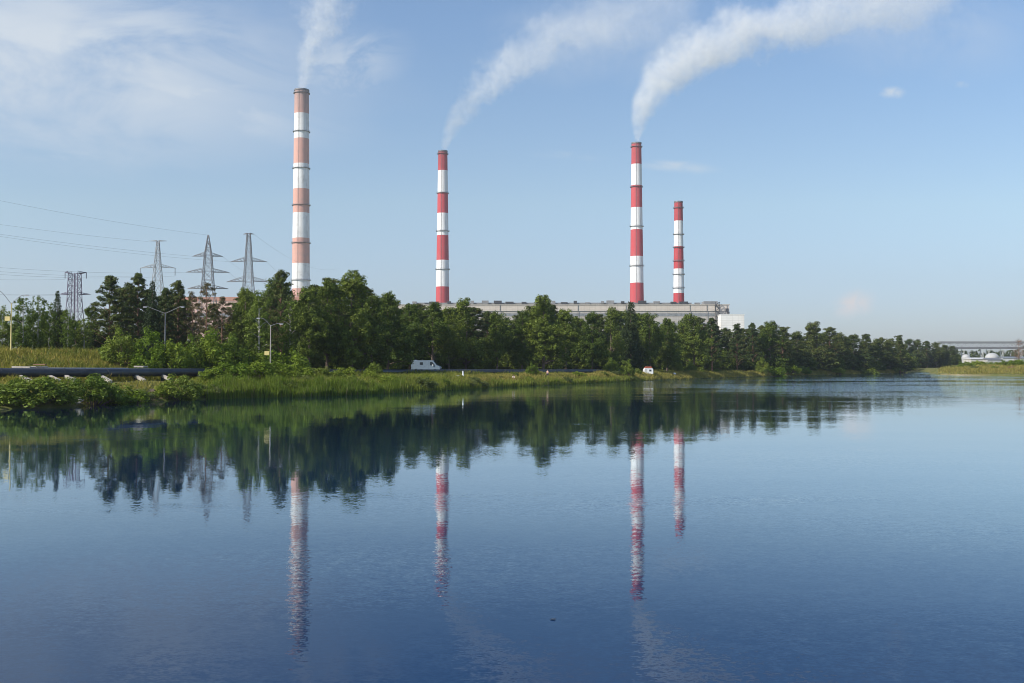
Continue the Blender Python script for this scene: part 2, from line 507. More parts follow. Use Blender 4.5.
def chimney(px, D, tops, bands, plats, dtop, dbot, ybot, label, red, grime, first_grey=False):
    x0 = X(px, D)
    t = thing('factory_chimney', label, 'chimney', (x0, D, GROUND_FAR - .5), 0, 'striped power station chimneys')
    zt = W(px, tops, D)[2] - t.location.z
    k = D / F
    zb = W(px, ybot, D)[2] - t.location.z
    rt, rb = dtop * k / 2, dbot * k / 2
    rate = (rb - rt) / (zt - zb)

    def rad(z): return rt + (zt - z) * rate * (1.0 if z > zb else 1.0)
    zs = lambda py: W(px, py, D)[2] - t.location.z
    # material with paint bands at real heights
    m, nt, out = newmat('striped_paint')
    b = nt.n.new('ShaderNodeBsdfPrincipled'); tc = nt.n.new('ShaderNodeTexCoord')
    sep = nt.n.new('ShaderNodeSeparateXYZ'); nt.l.new(tc.outputs['Object'], sep.inputs[0])
    f1, _ = nt.noise(nt.mapping(tc.outputs['Object'], sc=(.5, .5, .05)), 1, 5, .65)
    f2, _ = nt.noise(tc.outputs['Object'], .12, 5, .65)
    H = zt + 5
    stops = [(0.0, (1, 1, 1))]
    edges = [zs(p) for p in bands]            # from the top down, starting with red above the first edge
    seq = []
    cols = [(1, 1, 1), (0, 0, 0)]
    isred = True
    seq.append((zt + 1, True))
    allst = []
    cur = True
    es = edges[:]
    # bottom-most colour continues downwards, alternating in equal steps
    step = abs(es[-2] - es[-1])
    while es[-1] - step > 0: es.append(es[-1] - step)
    n = len(es)
    lowest_red = (n % 2 == 0)
    stops = [(0.0, (1, 1, 1) if lowest_red else (0, 0, 0))]
    c = lowest_red
    for e in es[::-1]:
        c = not c
        stops.append((max(0.0, min(1, e / H)), (1, 1, 1) if c else (0, 0, 0)))
    band = nt.ramp(nt.math('DIVIDE', sep.outputs[2], H), stops, 'CONSTANT')
    r2 = [q * .8 + .04 for q in red]
    redc = nt.ramp(f1, [(.3, r2), (.65, red)])
    whc = nt.ramp(f1, [(.28, (.60, .58, .56)), (.55, (.82, .81, .79))])
    cc = nt.mix(band, whc, redc)
    cc = nt.mix(nt.mapr(f2, .5, .75, 0, grime), cc, c4((.30, .27, .25)))
    cc = nt.mix(nt.math('MULTIPLY', nt.mapr(sep.outputs[2], zt - 60, zt, 0, .55), nt.mapr(f1, .42, .68, 0, 1)), cc, c4((.12, .10, .095)))
    if first_grey:
        cc = nt.mix(nt.mapr(sep.outputs[2], zt - 34, zt - 2, 0, .6), cc, c4((.27, .23, .22)))
    nt.set(b.inputs['Base Color'], cc); b.inputs['Roughness'].default_value = .75; b.inputs['Specular IOR Level'].default_value = .2
    nt.l.new(b.outputs[0], out.inputs[0])
    prof = [(rad(z), z) for z in np.linspace(0, zt, 24)] + [(rt * .82, zt), (rt * .80, zt - 6)]
    MB().lathe(prof, 40).build('shaft', m, t, True)
    # dark flue mouth ring
    MB().lathe([(rt * 1.01, zt - 1.6), (rt * 1.06, zt - 1.4), (rt * 1.06, zt + .25), (rt * .9, zt + .25), (rt * .84, zt + .06)], 40, caps=False).build('rim', M['dull_steel'], t, True)
    for py in plats:
        z = zs(py); r = rad(z)
        p = MB().lathe([(r * .995, z - .25), (r + 1.3, z - .2), (r + 1.3, z + .1), (r * .995, z + .1)], 36, caps=False).build('platform', M['dull_steel'], t)
        rl = MB()
        for kk in range(24):
            a = 2 * math.pi * kk / 24
            rl.bar(((r + 1.25) * math.cos(a), (r + 1.25) * math.sin(a), z + .1), ((r + 1.25) * math.cos(a), (r + 1.25) * math.sin(a), z + 1.25), .1)
        for zz in (.65, 1.25):
            ring = [((r + 1.25) * math.cos(2 * math.pi * q / 36), (r + 1.25) * math.sin(2 * math.pi * q / 36), z + zz) for q in range(37)]
            rl.tube(ring, .12, 4, False)
        rl.build('railing', M['dull_steel'], p)
    lad = MB()
    a0 = R(-100)
    for sgn in (-.35, .35):
        pts = [((rad(z) + .35) * math.cos(a0) + sgn, (rad(z) + .35) * math.sin(a0), z) for z in np.linspace(0, zt, 30)]
        lad.tube(pts, .16, 4)
    for z in np.arange(1, zt, 1.5):
        r = rad(z) + .35
        lad.bar((r * math.cos(a0) - .35, r * math.sin(a0), z), (r * math.cos(a0) + .35, r * math.sin(a0), z), .1)
    lad.build('ladder', M['dull_steel'], t)
    return t, zt, rt


RED = (.52, .068, .078)
stackA, _, _ = chimney(300.5, 1150, 90, [114.8, 139.8, 164.6, 189.3, 214, 238.8, 263.8, 289], [93.5, 132, 168.6, 205.4, 243.2, 280.3],
                   14.2, 17.8, 290, 'tallest widest chimney with faded orange and white bands and sooty top', (.64, .35, .28), .40, True)
stackB, _, _ = chimney(442.5, 1220, 151, [171.6, 193, 213.6, 235.8, 260.7, 286.8], [154, 193.2, 231.2, 269.5], 9.2, 13.4, 300,
                   'red and white smoking chimney rising left of the long concrete hall', RED, .10)
stackC, _, _ = chimney(637, 1200, 143, [164.5, 186.2, 208.4, 230.5, 256.6, 283.5], [147, 187, 226.5, 266], 9.8, 13.8, 300,
                   'tall red and white chimney behind the hall with the thickest white smoke', RED, .10)
stackD, _, _ = chimney(679, 1180, 201.6, [221.5, 246.6, 269, 293.7], [208, 234.5, 247.6, 261, 274.5, 288], 8.3, 10.8, 300,
                   'shortest red and white chimney with no smoke, rightmost behind the hall', (.46, .04, .05), .08)


# ------------------------------------------------------------------ power station halls
def facade_mat(name, base, base2, streak=.35):
    m, nt, out = newmat(name)
    b = nt.n.new('ShaderNodeBsdfPrincipled'); tc = nt.n.new('ShaderNodeTexCoord')
    obj = tc.outputs['Object']
    sep = nt.n.new('ShaderNodeSeparateXYZ'); nt.l.new(obj, sep.inputs[0])
    # concrete panels 6 m wide and 1.8 m tall with thin seams
    br = nt.n.new('ShaderNodeTexBrick'); br.offset = 0; br.squash = 1
    comb = nt.n.new('ShaderNodeCombineXYZ'); nt.l.new(sep.outputs[0], comb.inputs[0]); nt.l.new(sep.outputs[2], comb.inputs[1])
    nt.l.new(comb.outputs[0], br.inputs['Vector'])
    br.inputs['Scale'].default_value = 1; br.inputs['Mortar Size'].default_value = .12; br.inputs['Brick Width'].default_value = 6; br.inputs['Row Height'].default_value = 1.8
    br.inputs['Color1'].default_value = c4(base); br.inputs['Color2'].default_value = c4(base2)
    br.inputs['Mortar'].default_value = c4([q * .7 for q in base]); br.inputs['Bias'].default_value = 0
    f1, _ = nt.noise(nt.mapping(obj, sc=(.35, .35, .03)), 1, 5, .65)
    cc = nt.mix(nt.mapr(f1, .48, .72, 0, streak), br.outputs[0], c4((.24, .21, .19)))
    f2, _ = nt.noise(obj, .05, 4)
    cc = nt.mix(nt.mapr(f2, .4, .7, 0, .25), cc, c4((.45, .36, .30)))
    nt.set(b.inputs['Base Color'], cc); b.inputs['Roughness'].default_value = .85; b.inputs['Specular IOR Level'].default_value = .15
    nt.l.new(b.outputs[0], out.inputs[0])
    return m


M['hall_upper'] = facade_mat('hall_upper_panels', (.60, .53, .46), (.55, .49, .43), .2)
M['hall_lower'] = facade_mat('hall_lower_panels', (.46, .43, .40), (.43, .40, .37), .4)
M['pink'] = facade_mat('pink_panels', (.66, .46, .38), (.60, .41, .34), .25)
M['pinkband'] = surf('brick_red_coping', (.46, .24, .18), .85, var=.2, scale=.1)
M['roofgrey'] = surf('roof_grey', (.22, .22, .22), .8, var=.3, scale=.1)
M['winstrip'] = surf('window_strip', (.22, .23, .24), .3, var=.4, scale=.2)
M['whitehall'] = facade_mat('white_hall_panels', (.80, .79, .76), (.77, .76, .73), .06)


def main_hall():
    D = 1080
    xl = X(395, D); xr = X(729, D)
    depth = 55
    zt = W(600, 305, D)[2]; zm = W(600, 311, D)[2]; zb = GROUND_FAR - 1
    t = thing('turbine_hall', 'long pale concrete power station hall behind the trees with dark rooftop vents', 'building', ((xl + xr) / 2, D, zb))
    L = xr - xl; H = zt - zb; hm = zm - zb
    MB().box((0, depth / 2, hm / 2), (L, depth, hm)).build('lower_wall', M['hall_lower'], t)
    MB().box((0, depth / 2 - .4, (H + hm) / 2 + .05), (L + .8, depth + .8, H - hm - .1)).build('upper_wall', M['hall_upper'], t)
    MB().box((0, depth / 2 - .5, H + .35), (L + 1.6, depth + 1.6, .7)).build('parapet', M['concrete'], t)
    # raised roof over the middle with a window strip
    rh = 2.6
    MB().box((-8, depth / 2 + 4, H + .7 + rh / 2), (L - 60, depth - 16, rh)).build('roof', M['roofgrey'], t)
    # vents
    r2 = random.Random(3)
    x = -L / 2 + 20
    while x < L / 2 - 26:
        w = r2.uniform(3, 9); h = r2.uniform(1.0, 3.4)
        v = MB().box((x, 9 + r2.uniform(0, 2), H + .7 + .6 + h / 2 + .8), (w, 4, h)).box((x, 9, H + .7 + .6), (w * .7, 2.4, 1.6))
        v.build('roof_vent', M['dark'] if r2.random() < .6 else M['roofgrey'], t)
        x += w + r2.uniform(2, 12)
    # raised stair head at the right end
    MB().box((L / 2 - 18, 14, H + .7 + 1.9), (15, 14, 3.8)).build('stair_head', M['roofgrey'], t)
    # steel stair tower standing in front of the facade
    sx = X(717, D) - t.location.x
    st = MB()
    for dx in (-2, 2):
        for dy in (-4.6, -1.2):
            st.bar((sx + dx, dy, 0), (sx + dx, dy, H + 3.2), .5)
    z = 0
    s = 1
    while z < H:
        st.box((sx + s * 2, -2.9, z + 3), (1.2, 3.4, .3))
        st.bar((sx - s * 2, -4.6, z), (sx + s * 2, -4.6, z + 3), .7)
        st.bar((sx - s * 2, -3.2, z), (sx + s * 2, -3.2, z + 3), .5)
        z += 3; s = -s
    st.build('stair_tower', M['dark'], t)
    # downpipes and window strips on the facade
    for p in (500, 578, 626, 690, 707, 727):
        xx = X(p, D) - t.location.x
        MB().bar((xx, -1.15, 0), (xx, -1.15, H), .55).build('downpipe', M['dull_steel'], t)
    for z in (hm - 4, hm - 14, hm - 26):
        MB().box((0, -.13, z), (L - 30, .26, 3.0)).build('window_strip', M['winstrip'], t)
    xx = X(727, D) - t.location.x
    MB().box((xx, -1.1, hm + 1), (3.4, .5, 3.4)).box((xx + 1.6, -1.0, hm - 1.8), (2.4, .4, 2.2)).build('louvre_opening', M['dark'], t)


main_hall()


def white_hall():
    D = 1060
    xl = X(721, D); xr = X(744.5, D); zt = W(730, 314.7, D)[2]; zb = GROUND_FAR - 1
    t = thing('white_annex', 'low bright white block at the right end of the long concrete hall', 'building', ((xl + xr) / 2, D, zb))
    H = zt - zb; L = xr - xl
    MB().box((0, 8, H / 2), (L, 16, H)).build('wall', M['whitehall'], t)
    MB().box((0, 8, H + .25), (L + .8, 16.8, .5)).build('parapet', M['white'], t)
    MB().box((-L / 2 + 5, -.1, H - 14), (3, .3, 2.4)).build('louvre', M['lattice_pale'], t)


white_hall()


def pink_hall():
    D = 760
    xl = X(163, D); xr = X(300, D); zt = W(220, 299.5, D)[2]; zb = GROUND_FAR - 1
    t = thing('pink_hall', 'pinkish concrete hall glimpsed between the trees below the pylons', 'building', ((xl + xr) / 2, D, zb))
    H = zt - zb; L = xr - xl
    MB().box((0, 15, H / 2), (L, 30, H)).build('wall', M['pink'], t)
    MB().box((0, 15, H + .4), (L + .8, 30.8, 3.0)).build('coping', M['pinkband'], t)
    for z in (H - 12, H - 22, H - 32): MB().box((0, -.1, z), (L - 8, .3, 3)).build('window_strip', M['winstrip'], t)


pink_hall()


# ------------------------------------------------------------------ pylons and cables
def lattice(mb, z0, z1, w0, w1, n, bw=.22, legs=.34):
    """square lattice mast between two heights"""
    zs = np.linspace(0, 1, n + 1) ** .9 * (z1 - z0) + z0
    ws = np.interp(zs, [z0, z1], [w0, w1]) / 2
    cs = [(-1, -1), (1, -1), (1, 1), (-1, 1)]
    for i in range(n):
        for (sx, sy) in cs:
            mb.bar((sx * ws[i], sy * ws[i], zs[i]), (sx * ws[i + 1], sy * ws[i + 1], zs[i + 1]), legs)
        for k in range(4):
            a = cs[k]; b = cs[(k + 1) % 4]
            mb.bar((a[0] * ws[i], a[1] * ws[i], zs[i]), (b[0] * ws[i + 1], b[1] * ws[i + 1], zs[i + 1]), bw)
            mb.bar((b[0] * ws[i], b[1] * ws[i], zs[i]), (a[0] * ws[i + 1], a[1] * ws[i + 1], zs[i + 1]), bw)
            mb.bar((a[0] * ws[i + 1], a[1] * ws[i + 1], zs[i + 1]), (b[0] * ws[i + 1], b[1] * ws[i + 1], zs[i + 1]), bw)


def crossarm(t, m, z, l, r, bw, droop=.0, h=1.6, n=5, mast=1.0):
    """two tapering lattice brackets, tips at -l and +r"""
    for s, e in ((-1, l), (1, r)):
        mb = MB()
        tip = np.array((s * e, 0, z + droop))
        for sy in (-1, 1):
            a = np.array((s * mast, sy * mast, z)); b = np.array((s * mast, sy * mast, z + h))
            mb.bar(a, tip, bw * 1.2); mb.bar(b, tip, bw * 1.2)
            for i in range(n):
                f0, f1 = i / n, (i + 1) / n
                mb.bar(a + (tip - a) * f0, b + (tip - b) * f1 if i < n - 1 else tip, bw)
        for i in range(n):
            f0, f1 = i / n, (i + .5) / n
            a = np.array((s * mast, -mast, z)); b = np.array((s * mast, mast, z))
            mb.bar(a + (tip - a) * f0, b + (tip - b) * f1, bw)
        mb.build('crossarm', m, t)


def insulator(t, m, p, L):
    mb = MB()
    k = int(L / .25)
    prof = []
    for i in range(k):
        prof += [(.07, -i * .25), (.2, -i * .25 - .08), (.07, -i * .25 - .16)]
    mb.lathe(prof, 8, p)
    mb.build('insulator', m, t)


TIPS = {}


def pylon(key, px, D, ytop, label, m, spec, rz=0.0):
    x = X(px, D); z0 = g(x, D) - .2
    t = thing('power_pylon', label, 'pylon', (x, D, z0), rz, 'lattice power pylons above the trees')
    k = D / F
    hz = lambda py: W(px, py, D)[2] - z0
    top = hz(ytop)
    body = MB()
    prev = None
    for (pa, wa, pb, wb, n) in spec['mast']:
        lattice(body, hz(pa) if pa else 0, hz(pb), wa * k, wb * k, n, spec.get('bw', .2), spec.get('legs', .32))
    if spec.get('core'): body.bar((0, 0, 0), (0, 0, top), spec['core'])
    body.build('mast', m, t)
    TIPS[key] = []
    for (py, l, r, droop, h, mast, ins) in spec['arms']:
        z = hz(py)
        crossarm(t, m, z, l * k, r * k, spec.get('bw', .2), droop * k, h * k, 5, mast * k)
        for s, e in ((-1, l), (1, r)):
            if ins: insulator(t, m, (s * e * k * .97, 0, z + droop * k), ins)
            TIPS[key].append((x + s * e * k * .97 * math.cos(rz), D + s * e * k * .97 * math.sin(rz), z0 + z + droop * k - (ins or 0)))
    return t


pylon('A', 74, 330, 273.5, 'squat dark violet pylon with straight double crossbars, farthest left of the four', M['violet_steel'],
      dict(mast=[(None, 19, 300, 10.5, 5), (300, 10.5, 273.5, 9, 4)], bw=.15, legs=.26, core=.5,
           arms=[(273.3, 10, 12, .6, 2.0, 4.6, 2.2), (294.5, 15, 16, .2, 2.2, 5.2, 0)]))
pylon('B', 157, 330, 241, 'slender pale pylon with one long crossarm and small top bar', M['grey_steel'],
      dict(mast=[(None, 20, 268, 6, 7), (268, 6, 241, 2, 4)], bw=.14, legs=.21,
           arms=[(241.2, 9, 9, .2, .8, 1.0, 0), (267, 17.5, 18, -1.2, 3, 2.8, 2.6)]))
pylon('C', 207.5, 305, 235, 'pointed grey pylon with three tiers of crossarms, third from the left', M['dull_steel'],
      dict(mast=[(None, 30, 290, 11, 4), (290, 11, 255, 6.4, 4), (255, 6.4, 235, .8, 3)], bw=.15, legs=.25,
           arms=[(256, 15.5, 14.5, -.4, 3.2, 3.6, 0), (272, 22, 21, -.4, 3.6, 4.4, 0), (288.5, 20, 20, -.2, 3.2, 5.4, 0)]), R(4))
pylon('D', 248, 325, 233.5, 'dark grey pylon with flat top bar and two wide trussed arms, rightmost of the four', M['dull_steel'],
      dict(mast=[(None, 22, 282, 8.4, 6), (282, 8.4, 233.5, 3, 6)], bw=.15, legs=.25,
           arms=[(234, 5.5, 5.5, -.2, .9, 1.4, 0), (261, 18, 18.5, -.8, 3.6, 3.2, 0), (281, 22, 23, -1.0, 4.2, 4.2, 0)]))


def cable(a, b, sag, label, r=.04):
    a = np.array(a); b = np.array(b)
    pts = [a + (b - a) * s - np.array((0, 0, 4 * sag * s * (1 - s))) for s in np.linspace(0, 1, 40)]
    o = MB().tube(pts, r, 5).build('power_cable', M['dull_steel'])
    tag(o, label, 'cable', 'power cables strung from the pylons')


def farleft(py, px=-420, D=190): return W(px, py, D)


ends_left = [
    ('C', 0, W(207.5, 235, 305), 96, 3.0), ('B', 1, W(148, 241.5, 330), 150, 2.0), ('D', 2, TIPS['D'][2], 158, 3.0), ('C', 3, TIPS['C'][0], 162, 2.0),
    ('B', 4, TIPS['B'][2], 205, 4.0), ('C', 5, TIPS['C'][2], 208, 4.0), ('B', 6, TIPS['B'][3], 216, 4.5), ('A', 7, TIPS['A'][0], 232, 3.0), ('A', 8, TIPS['A'][2], 247, 3.0), ('A', 9, TIPS['A'][3], 251, 3.0)]
for i, (k, n, a, py, sag) in enumerate(ends_left):
    cable(a, farleft(py), sag, f'thin power cable sagging across the sky at left, {ORD[i]} from the top')
for i, (a, px, py, D) in enumerate([(TIPS['D'][3], 330, 290, 600), (TIPS['D'][5], 330, 306, 600), (TIPS['C'][1], 320, 296, 600), (TIPS['C'][3], 318, 312, 600), (TIPS['D'][1], 340, 268, 600)]):
    who = ['upper right arm tip of the flat topped pylon', 'lower right arm tip of the flat topped pylon', 'top right arm tip of the pointed pylon',
           'middle right arm tip of the pointed pylon', 'top bar of the flat topped pylon'][i]
    cable(a, W(px, py, D), 5, f'thin power cable running right from the {who}')


# ------------------------------------------------------------------ street lamps
def street_lamp(px, D, ytop, label, arms, painted=None, lean=0, box=None):
    x = X(px, D); z0 = g(x, D) - .1
    t = thing('street_lamp', label, 'street lamp', (x, D, z0), 0, 'street lamps along the bank road')
    k = D / F
    H = W(px, ytop, D)[2] - z0
    pole = MB().lathe([(.115, 0), (.11, 1), (.085, H * .6), (.055, H)], 12)
    pole.build('pole', painted or M['dull_steel'], t, True)
    for (ex, ez, bulge) in arms:
        ex *= k; ez *= k
        pts = []
        for s in np.linspace(0, 1, 12):
            pts.append((ex * s, 0, H - .15 + ez * math.sin(s * math.pi / 2) ** bulge if bulge else H - .15 + ez * s))
        a = MB().tube(pts, .075, 8).build('arm', M['dull_steel'], t, True)
        s = 1 if ex > 0 else -1
        hz = pts[-1][2]
        hd = MB()
        hd.lathe([(.02, -.42), (.13, -.36), (.17, -.1), (.16, .25), (.06, .42)], 10)
        rot = [(q[2] * .8, q[1] * .7, q[0] * .4) for q in hd.v]
        hd.v = [(ex + s * .3 + q[0] * s, q[1], hz + q[2]) for q in rot]
        h = hd.build('lamp_head', M['dull_steel'], t, True)
        MB().box((ex + s * .34, 0, hz - .1), (.5, .2, .05)).build('lens', M['lampglass'], h)
    if box: MB().box((-.5, -.05, H * box), (.7, .2, .6)).bar((-.5, 0, H * box), (0, 0, H * box), .08).build('control_box', M['yellow'], t)


street_lamp(11, 138, 303, 'yellow painted street lamp in the meadow grass at the left edge', [(-15, 14, 1.2), (13, 9, 1.0)], M['yellow'], box=.70)
street_lamp(165, 147, 312.5, 'grey double armed street lamp rising from shrubs beneath the pylons', [(-18, 7, 0), (15, 7, 0)])
street_lamp(270.5, 146, 325, 'double armed street lamp before the birches with a small box on its pole', [(-10, 8, 1.0), (8.5, 2.5, 1.0)], M['concrete'], box=.5)

# ------------------------------------------------------------------ pipelines
def pipeline():
    p0 = pipe_at(-420)
    t = thing('heating_pipeline', 'thick dark clad pipe running along the bank on slanted concrete braces', 'pipeline', (p0[0], p0[1], 0))
    o = np.array((p0[0], p0[1], 0))
    pxs = np.arange(-420, 641, 12)
    pts = [np.array(pipe_at(p)) - o for p in pxs]
    MB().tube(pts, 1.06, 20).build('pipe', M['pipe'], t, True)
    bands = list(range(-20, 640, 21))
    for p in bands:
        a = np.array(pipe_at(p - .7)) - o; b = np.array(pipe_at(p + .7)) - o
        MB().tube([a, b], 1.10, 20).build('joint_band', M['pipe'], t, True)
    for p in (-30, 23, 52, 68, 103, 137, 164, 200, 240, 290, 340, 400, 450, 500, 550, 600):
        a = np.array(pipe_at(p)) - o
        gx, gy = a[0] + o[0], a[1] + o[1]
        gzv = g(gx, gy)
        # saddle block under the pipe and a slanted brace down the bank
        MB().box((a[0], a[1], (gzv + a[2] - .45) / 2), (.5, .9, max(.2, a[2] - .45 - gzv + .3))).build('saddle', M['dark'], t)
        if p < 210:
            q = (X(p + 8, gy - 3.6), gy - 3.6); e = np.array((q[0], q[1], max(g(*q), 2.15) + .2)) - o
            MB().bar(a + np.array((-.1, -.45, -.42)), e, .5).build('brace', M['concrete'], t)


pipeline()


def pipe2():
    p0 = pipe_at(-60, 3.2, .95)
    t = thing('silver_pipe', 'thinner silver clad pipe lying just behind the thick dark pipe', 'pipeline', (p0[0], p0[1], 0))
    o = np.array((p0[0], p0[1], 0))
    pts = [np.array(pipe_at(p, 2.6, .42)) - o for p in np.arange(48, 134, 8)]
    MB().tube(pts, .36, 14).build('pipe', M['silver'], t, True)
    for p in (50, 75, 100, 128):
        a = np.array(pipe_at(p, 2.6, .42)) - o
        zz = g(a[0] + o[0], a[1] + o[1])
        MB().box((a[0], a[1], (a[2] - .2 + zz) / 2), (.3, .3, max(.2, a[2] - .2 - zz + .2))).build('post', M['dull_steel'], t)


pipe2()


def slab(px, w, label, zadd=0.62):
    a = pipe_at(px, 2.4, zadd)
    zz = g(a[0], a[1])
    t = thing('concrete_slab', label, 'slab', (a[0], a[1], zz))
    h = a[2] - zz
    o = MB().box((0, 0, h), (w, 1.2, .2), rz=-9, ry=1).build('slab', M['concrete'], t); bevel(o, .03)
    for sx in (-w / 2 + .35, w / 2 - .35): MB().box((sx, 0, h / 2 - .1), (.3, .8, h - .2)).build('support', M['concrete'], t)


slab(24, 2.4, 'whitish slab lying above the dark pipe below the yellow lamp')
slab(40, 1.5, 'whitish slab with a brown board across it above the dark pipe', .66)
slab(141, 1.4, 'small whitish slab behind the dark pipe at the shrubs', .75)
a = pipe_at(40, 1.6, .95)
o = bevel(MB().box((0, 0, 0), (1.6, .3, .12), rz=-8).build('wooden_board', M['pine_bark'])); o.location = a
tag(o, 'brown weathered board lying over the whitish slab above the pipe', 'board')


# ------------------------------------------------------------------ van
def van():
    D = 213
    px = 426
    x = X(px, D); z0 = g(x, D) + .12
    t = thing('delivery_van', 'blue grey van parked under the trees behind the pipeline', 'van', (x, D, z0), R(-6))
    poly = [(-3.0, .45), (-3.05, 1.0), (-2.98, 2.35), (-2.85, 2.48), (1.45, 2.50), (1.75, 2.38), (2.55, 1.45), (3.1, 1.22), (3.2, .9), (3.2, .45)]
    b = MB().prism(poly, -.98, .98).build('body', M['van'], t); bevel(b, .07, 3)
    # cab window, windscreen, side windows
    MB().prism([(1.05, 1.45), (1.05, 2.15), (1.55, 2.15), (2.15, 1.45)], -1.0, -.975).build('cab_window', M['glass'], t)
    MB().prism([(-1.15, 1.55), (-1.15, 2.1), (-.45, 2.1), (-.45, 1.55)], -1.0, -.975).build('side_window', M['glass'], t)
    w = MB().add([(1.80, -.85, 2.33), (1.80, .85, 2.33), (2.56, .88, 1.47), (2.56, -.88, 1.47)], [(0, 1, 2, 3)])
    w.v = [(q[0] + .03, q[1], q[2] + .03) for q in w.v]
    w.build('windscreen', M['glass'], t)
    MB().box((.80, -.985, 1.45), (.03, .02, 1.9)).build('door_seam', M['dark'], t)
    MB().box((1.7, -1.12, 1.5), (.16, .22, .3)).build('mirror', M['white'], t)
    MB().box((3.2, 0, .55), (.14, 1.9, .25)).build('bumper', M['dark'], t)
    for sy in (-.7, .7): MB().box((3.16, sy, .98), (.12, .35, .2)).build('headlight', M['lampglass'], t)
    for sx in (-1.9, 2.1):
        for sy in (-.86, .86):
            tb = MB().lathe([(.2, -.12), (.33, -.12), (.37, -.08), (.37, .08), (.33, .12), (.2, .12)], 20)
            tb.v = [(q[0] + sx, q[2] + sy, q[1] + .37) for q in tb.v]
            wh = tb.build('wheel', M['tyre'], t, True)
            rb = MB().lathe([(.21, -.1), (.21, .1)], 16); rb.v = [(q[0] + sx, q[2] * 1.2 + sy, q[1] + .37) for q in rb.v]
            rb.build('rim', M['grey_steel'], wh, True)
    MB().box((-2.3, 0, 2.56), (.9, 1.2, .12)).build('roof_hatch', M['van'], t)


van()


# ------------------------------------------------------------------ small things on the bank
def bank_pt(px, d):
    D = float(shore(px)) + d
    x = X(px, D)
    return x, D, g(x, D)


x, D, z = bank_pt(463, 8)
t = thing('shore_marker', 'white tapered marker standing at the water edge right of the van', 'marker', (x, D, z - .1))
hgt = W(463, 370.8, D)[2] - z
MB().lathe([(.36, 0), (.36, .15), (.28, .2), (.10, hgt), (.04, hgt + .12)], 6).build('pillar', M['white'], t)
MB().box((0, 0, .08), (1.1, 1.0, .2)).build('base', M['concrete'], t)
x, D, z = bank_pt(457.5, 7.5)
t = bevel(MB().box((0, 0, .35), (.55, .5, .7), rz=12).box((0, 0, .73), (.64, .6, .08), rz=12).build('white_post', M['white']), .02)
t.location = (x, D, z); tag(t, 'small squat white post beside the white tapered marker', 'post')


def hut():
    D = float(shore(648)) + 9
    x = X(648, D); z = g(x, D)
    t = thing('shore_cabin', 'small white cabin with low red roof by the water', 'cabin', (x, D, z - .1))
    h = W(648, 367.6, D)[2] - z
    k = D / F
    w = 9.6 * k
    b = MB().prism([(-w / 2, 0), (-w / 2, h * .7), (-w / 2 + .35, h), (w / 2 - .3, h), (w / 2, h * .75), (w / 2, 0)], -1, 1).build('wall', M['white'], t); bevel(b, .08)
    MB().prism([(-w / 2 + .3, h + .003), (-w * .2, h + .42), (w * .28, h + .42), (w / 2 - .3, h + .003)], -1.08, 1.08).build('roof', M['rust'], t)
    MB().box((.5, -1.01, h * .6), (.6, .05, .5)).build('window', M['glass'], t)
    MB().box((-.7, -1.01, h * .42), (.6, .05, h * .8)).build('door', M['lattice_pale'], t)


hut()


def boulder(px, d, s, label, m='stone', sx=1.0):
    x, D, z = bank_pt(px, d)
    rr = random.Random(int(px * 7))
    vs = []; fs = []
    n, k = 10, 6
    for i in range(k + 1):
        th = math.pi * i / k
        for j in range(n):
            ph = 2 * math.pi * j / n
            r = s * (1 + .22 * math.sin(3 * ph + i) + rr.uniform(-.12, .12))
            vs.append((sx * r * math.sin(th) * math.cos(ph), r * math.sin(th) * math.sin(ph) * .9, .75 * s * math.cos(th) * (1 + rr.uniform(-.1, .1)) + s * .35))
    for i in range(k):
        for j in range(n): fs.append((i * n + j, i * n + (j + 1) % n, (i + 1) * n + (j + 1) % n, (i + 1) * n + j))
    o = MB().add(vs, fs).build('boulder', M[m]); o.location = (x, D, z)
    tag(o, label, 'boulder')


boulder(76, 1.2, .62, 'pale rounded boulder at the water between two willow shrubs', sx=1.3)
boulder(143, 1.0, .34, 'small pale boulder at the water below the pipe')
boulder(152, 2.5, .45, 'dark wet boulder beside the small pale boulder', 'bark')
boulder(674, 6, .55, 'lone whitish boulder on the grass right of the white cabin', 'white')


